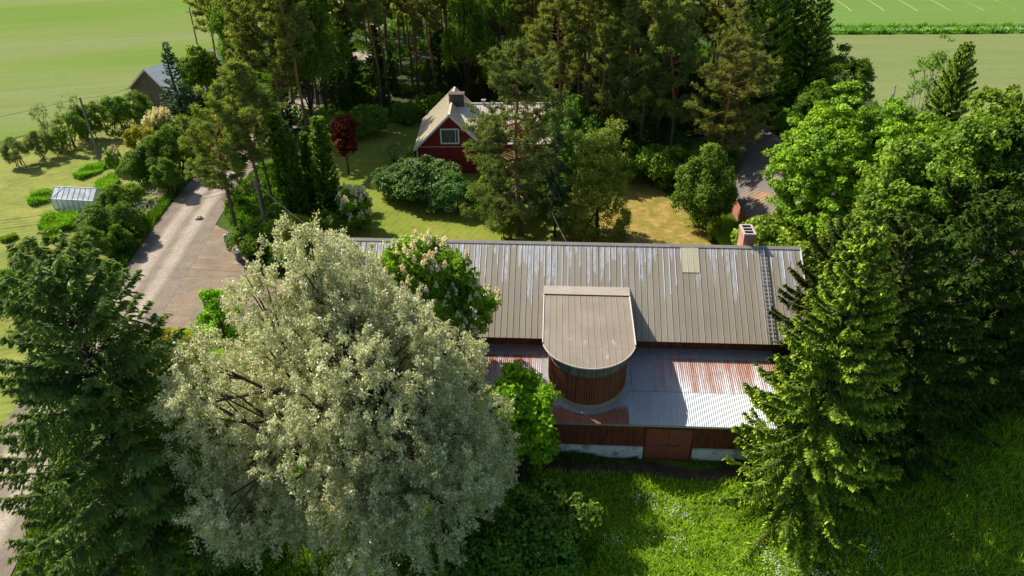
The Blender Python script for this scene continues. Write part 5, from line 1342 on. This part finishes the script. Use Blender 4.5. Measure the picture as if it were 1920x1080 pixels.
# ------------------------------------------------------------------ the pine wood
WP = [pine('wood_pine', 24, 3.1, 12.0, 'pine', nb=46, sub=6, k=20, L=.42, W=.12, tuft=.42, seed=100 + i, r0=.19 + .02 * (i % 3), stubs=14, low=.7) for i in range(5)]
WD = [pine('deep_pine', 24, 2.9, 8.5, 'pine', nb=36, sub=5, k=16, L=.5, W=.16, tuft=.46, seed=120 + i, r0=.18, stubs=10, low=.8) for i in range(3)]
NAMED = [
 ((11.11, 85.70, 17.30), 19, 3.1, 'pine at the wood edge directly above the thuja'), ((15.47, 84.98, 22.50), 23, 3.2, 'tall pine between thuja and the big rounded pine'),
 ((23.26, 77.79, 17.92), 18.5, 4.9, 'big rounded pine leaning over the brick shed'), ((18.90, 83.31, 23.01), 23, 3.2, 'tall pine left of the big rounded pine'),
 ((6.23, 89.94, 20.92), 23, 3.2, 'tall pine behind the right end of the red house'), ((13.26, 86.86, 20.31), 22, 3.0, 'pine with dense sunlit boughs behind the thuja'),
 ((26.89, 82.57, 20.49), 21, 3.6, 'pine behind the big rounded pine'), ((-30.09, 95.36, 23.13), 24, 4.2, 'tall broad pine left of the wood, orange upper stem'),
 ((-33.94, 95.42, 19.00), 21, 3.4, 'tall pine in front of the leafy tree by the grey barn'), ((-26.15, 91.86, 22.47), 22, 3.0, 'tall pine above the column conifers')]
for i, (q, Hh, Rr, l_) in enumerate(NAMED):
    pp_ = pine('edge_pine', 22, 3.3 * Rr / 3.2, 6.5, 'pine', nb=60, sub=7, k=22, L=.40, W=.11, tuft=.42, seed=140 + i, r0=.24, stubs=12, low=.75) if i < 8 else WP[i % 5]
    tree(pp_, 22 if i < 8 else 24, q, 'pine_tree', l_, rz=i * 1.9)
SPD = SP
for q, l_, rz in (((36.25, 100.59, 20.87), 'dark tall spruce at the right end of the wood', .5), ((38.70, 97.79, 18.22), 'dark spruce with layered branches against the near field', 2.0), ((32.18, 94.85, 19.98), 'dark spruce tucked behind the edge pines', 3.6)):
    tree(SP[1], 19, q, 'spruce_tree', l_, rz=rz)
DEC = broad('leafy_edge_tree', 13, 4.2, 2.0, 'birch', 'bark', nl=54, nc=16, k=26, cs=.42, L=.32, W=.18, r0=.2, seed=151)
tree(DEC, 13, (42.33, 94.31, 12.08), 'leafy_tree', 'leafy tree at the field corner right of the dark spruces', rz=.2)
tree(DEC, 13, (36.80, 87.40, 10.03), 'leafy_tree', 'leafy tree in the shade between brick shed and field', rz=1.8, wide=.9)
tree(DEC, 13, (32.02, 82.50, 8.77), 'leafy_tree', 'dark leafy tree behind the brick shed roof', rz=3.1, wide=.8)
BRC = willow('birch', 22, 3.4, 5.5, 'birch', nl=46, strands=24, k=34, L=.26, W=.13, hang=1.5, seed=155, r0=.17, bark='bark')
for q, l_, rz in (((-35.87, 101.04, 18.96), 'hanging birch against the left field, top left of the wood', .3), ((-25.47, 100.23, 22.14), 'bright green birch in front of the dark pines', 1.4), ((-26.70, 97.32, 21.06), 'birch just left of the brightest birch', 2.8), ((-6.43, 107.43, 19.40), 'birch deep in the wood above the red house', 4.0), ((-1.62, 104.99, 18.45), 'birch in the wood right of the house chimney', 5.1)):
    tree(BRC, 22, q, 'birch_tree', l_, rz=rz)
for i, q in enumerate(((7.18, 84.76, 8.48), (8.94, 82.80, 6.92), (16.99, 80.37, 4.92), (-3.97, 101.20, 1.31), (-19.04, 97.21, 4.22), (-23.96, 96.67, 3.70), (-25.89, 90.93, 3.22), (-14.64, 101.37, 3.21), (5.66, 94.85, 4.16), (13.55, 81.49, 4.51), (-20.90, 95.23, 3.45), (-9.53, 102.61, 3.92), (22.88, 79.25, 6.25))):
    tree((BUSH, SHR, FRS)[i % 3], (6, 3, 3)[i % 3], q, 'wood_edge_shrub', 'green leafy shrub along the front edge of the pine wood', 'shrub', i * 1.1, 'shrubs along the edge of the wood')

rngw = np.random.default_rng(12)
WOOD = G((-44,104), (-28.45, 95.34), (-20.03, 105.51), (-7.83, 109.16), (6.06, 100.18), (9.43, 87.77), (30,98), (36,103), (30,116), (16,130), (-8,150), (-36,162))
pts = []
ROADP = np.array(ROAD)
for _ in range(6000):
    p = np.array([rngw.uniform(-46, 58), rngw.uniform(80, 168)])
    if not inside(WOOD, p[None])[0]: continue
    if np.min(np.linalg.norm(ROADP - p, axis=1)) < 4.6: continue
    if -14 < p[0] < 7.5 and p[1] < 98: continue
    if all(np.hypot(*(p - q)) > 3.9 + .035 * max(p[1] - 110, 0) for q in pts): pts.append(p)
def shades_house(p):
    for d in (5., 8., 11., 14., 17., 20.):
        x, y = p[0] + .81 * d, p[1] - .587 * d
        if -12.5 < x < 5 and 82 < y < 93: return True
    return False
pts = [p for p in pts if not shades_house(p)]
for i, p in enumerate(pts):
    deep = p[1] > 122
    pr_ = WD[i % 3] if deep else WP[i % 5]
    H = rngw.uniform(21, 26)
    near = 'front' if p[1] < 108 else ('middle' if not deep else 'back')
    side = 'left of the red house' if p[0] < -14 else ('behind the red house' if p[0] < 6 else 'right of the red house')
    tree(pr_, 24, (p[0], p[1], H), 'wood_pine', 'tall bare-stemmed pine at the %s of the dense wood, %s' % (near, side), 'tree', rngw.uniform(0, 6.28), 'pines at the %s of the wood %s' % (near, side))
print('wood pines', len(pts))

UNDER = conifer('understory_spruce', 10, 2.5, .3, 'shade_toned_spruce', nb=110, droop=.30, lift=.2, up0=.04, twig=.34, twig_d=7, hang=.6, L=.34, W=.14, m=5, seed=171, power=.85, tip=.12)
rngu = np.random.default_rng(5); us = []
for _ in range(3000):
    p = np.array([rngu.uniform(-34, 34), rngu.uniform(92, 118)])
    if len(us) >= 44: break
    if not inside(WOOD, p[None])[0] or np.min(np.linalg.norm(ROADP - p, axis=1)) < 4.5 or (-13 < p[0] < 7 and p[1] < 99): continue
    if all(np.hypot(*(p - q)) > 2.6 for q in us): us.append(p)
us = [p for p in us if not shades_house(p)]
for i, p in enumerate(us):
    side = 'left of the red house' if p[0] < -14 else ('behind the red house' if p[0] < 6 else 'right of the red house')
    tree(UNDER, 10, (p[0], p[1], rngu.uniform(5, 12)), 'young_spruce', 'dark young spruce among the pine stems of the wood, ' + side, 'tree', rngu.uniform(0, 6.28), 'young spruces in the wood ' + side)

# ------------------------------------------------------------------ light, sky and camera
world = bpy.data.worlds.new('World'); SC.world = world; world.use_nodes = True
nt = world.node_tree; nt.nodes.clear()
sky = nt.nodes.new('ShaderNodeTexSky'); sky.sky_type = 'NISHITA'; sky.sun_disc = False
SUN = Vector((-.858, .6215, .9435)).normalized()
el = math.asin(SUN.z); azim = math.atan2(SUN.x, SUN.y)
sky.sun_elevation = el; sky.sun_rotation = azim
sky.altitude = 100; sky.air_density = 1.0; sky.dust_density = 1.6; sky.ozone_density = 1.0
bg = nt.nodes.new('ShaderNodeBackground'); bg.inputs[1].default_value = .09
wo = nt.nodes.new('ShaderNodeOutputWorld'); nt.links.new(sky.outputs[0], bg.inputs[0]); nt.links.new(bg.outputs[0], wo.inputs[0])
sl = bpy.data.lights.new('sun', 'SUN'); sl.energy = 5.0; sl.angle = R_(.53); sl.color = (1.0, .925, .80)
so = bpy.data.objects.new('sun', sl); link(so); so.rotation_euler = (-SUN).to_track_quat('-Z', 'Y').to_euler(); so.location = SUN * 200

cam = bpy.data.cameras.new('camera'); co_ = bpy.data.objects.new('camera', cam); link(co_)
cam.sensor_width = 36; cam.lens = 36 * 1400 / 1920; cam.clip_start = .5; cam.clip_end = 4000
th = R_(32); ro = R_(-.3)
Rv = Vector((1, 0, 0)); Fv = Vector((0, math.cos(th), -math.sin(th))); Uv = Rv.cross(Fv)
Rr_ = Rv * math.cos(ro) + Uv * math.sin(ro); Ur_ = -Rv * math.sin(ro) + Uv * math.cos(ro)
m = Matrix((Rr_, Ur_, -Fv)).transposed().to_4x4(); m.translation = (0, 0, 36)
co_.matrix_world = m
SC.camera = co_
SC.view_settings.view_transform = 'Standard'; SC.view_settings.look = 'None'; SC.view_settings.gamma = 1.0
SC.view_settings.exposure = .62
SC.cycles.max_bounces = 6; SC.cycles.transparent_max_bounces = 8; SC.cycles.transmission_bounces = 4
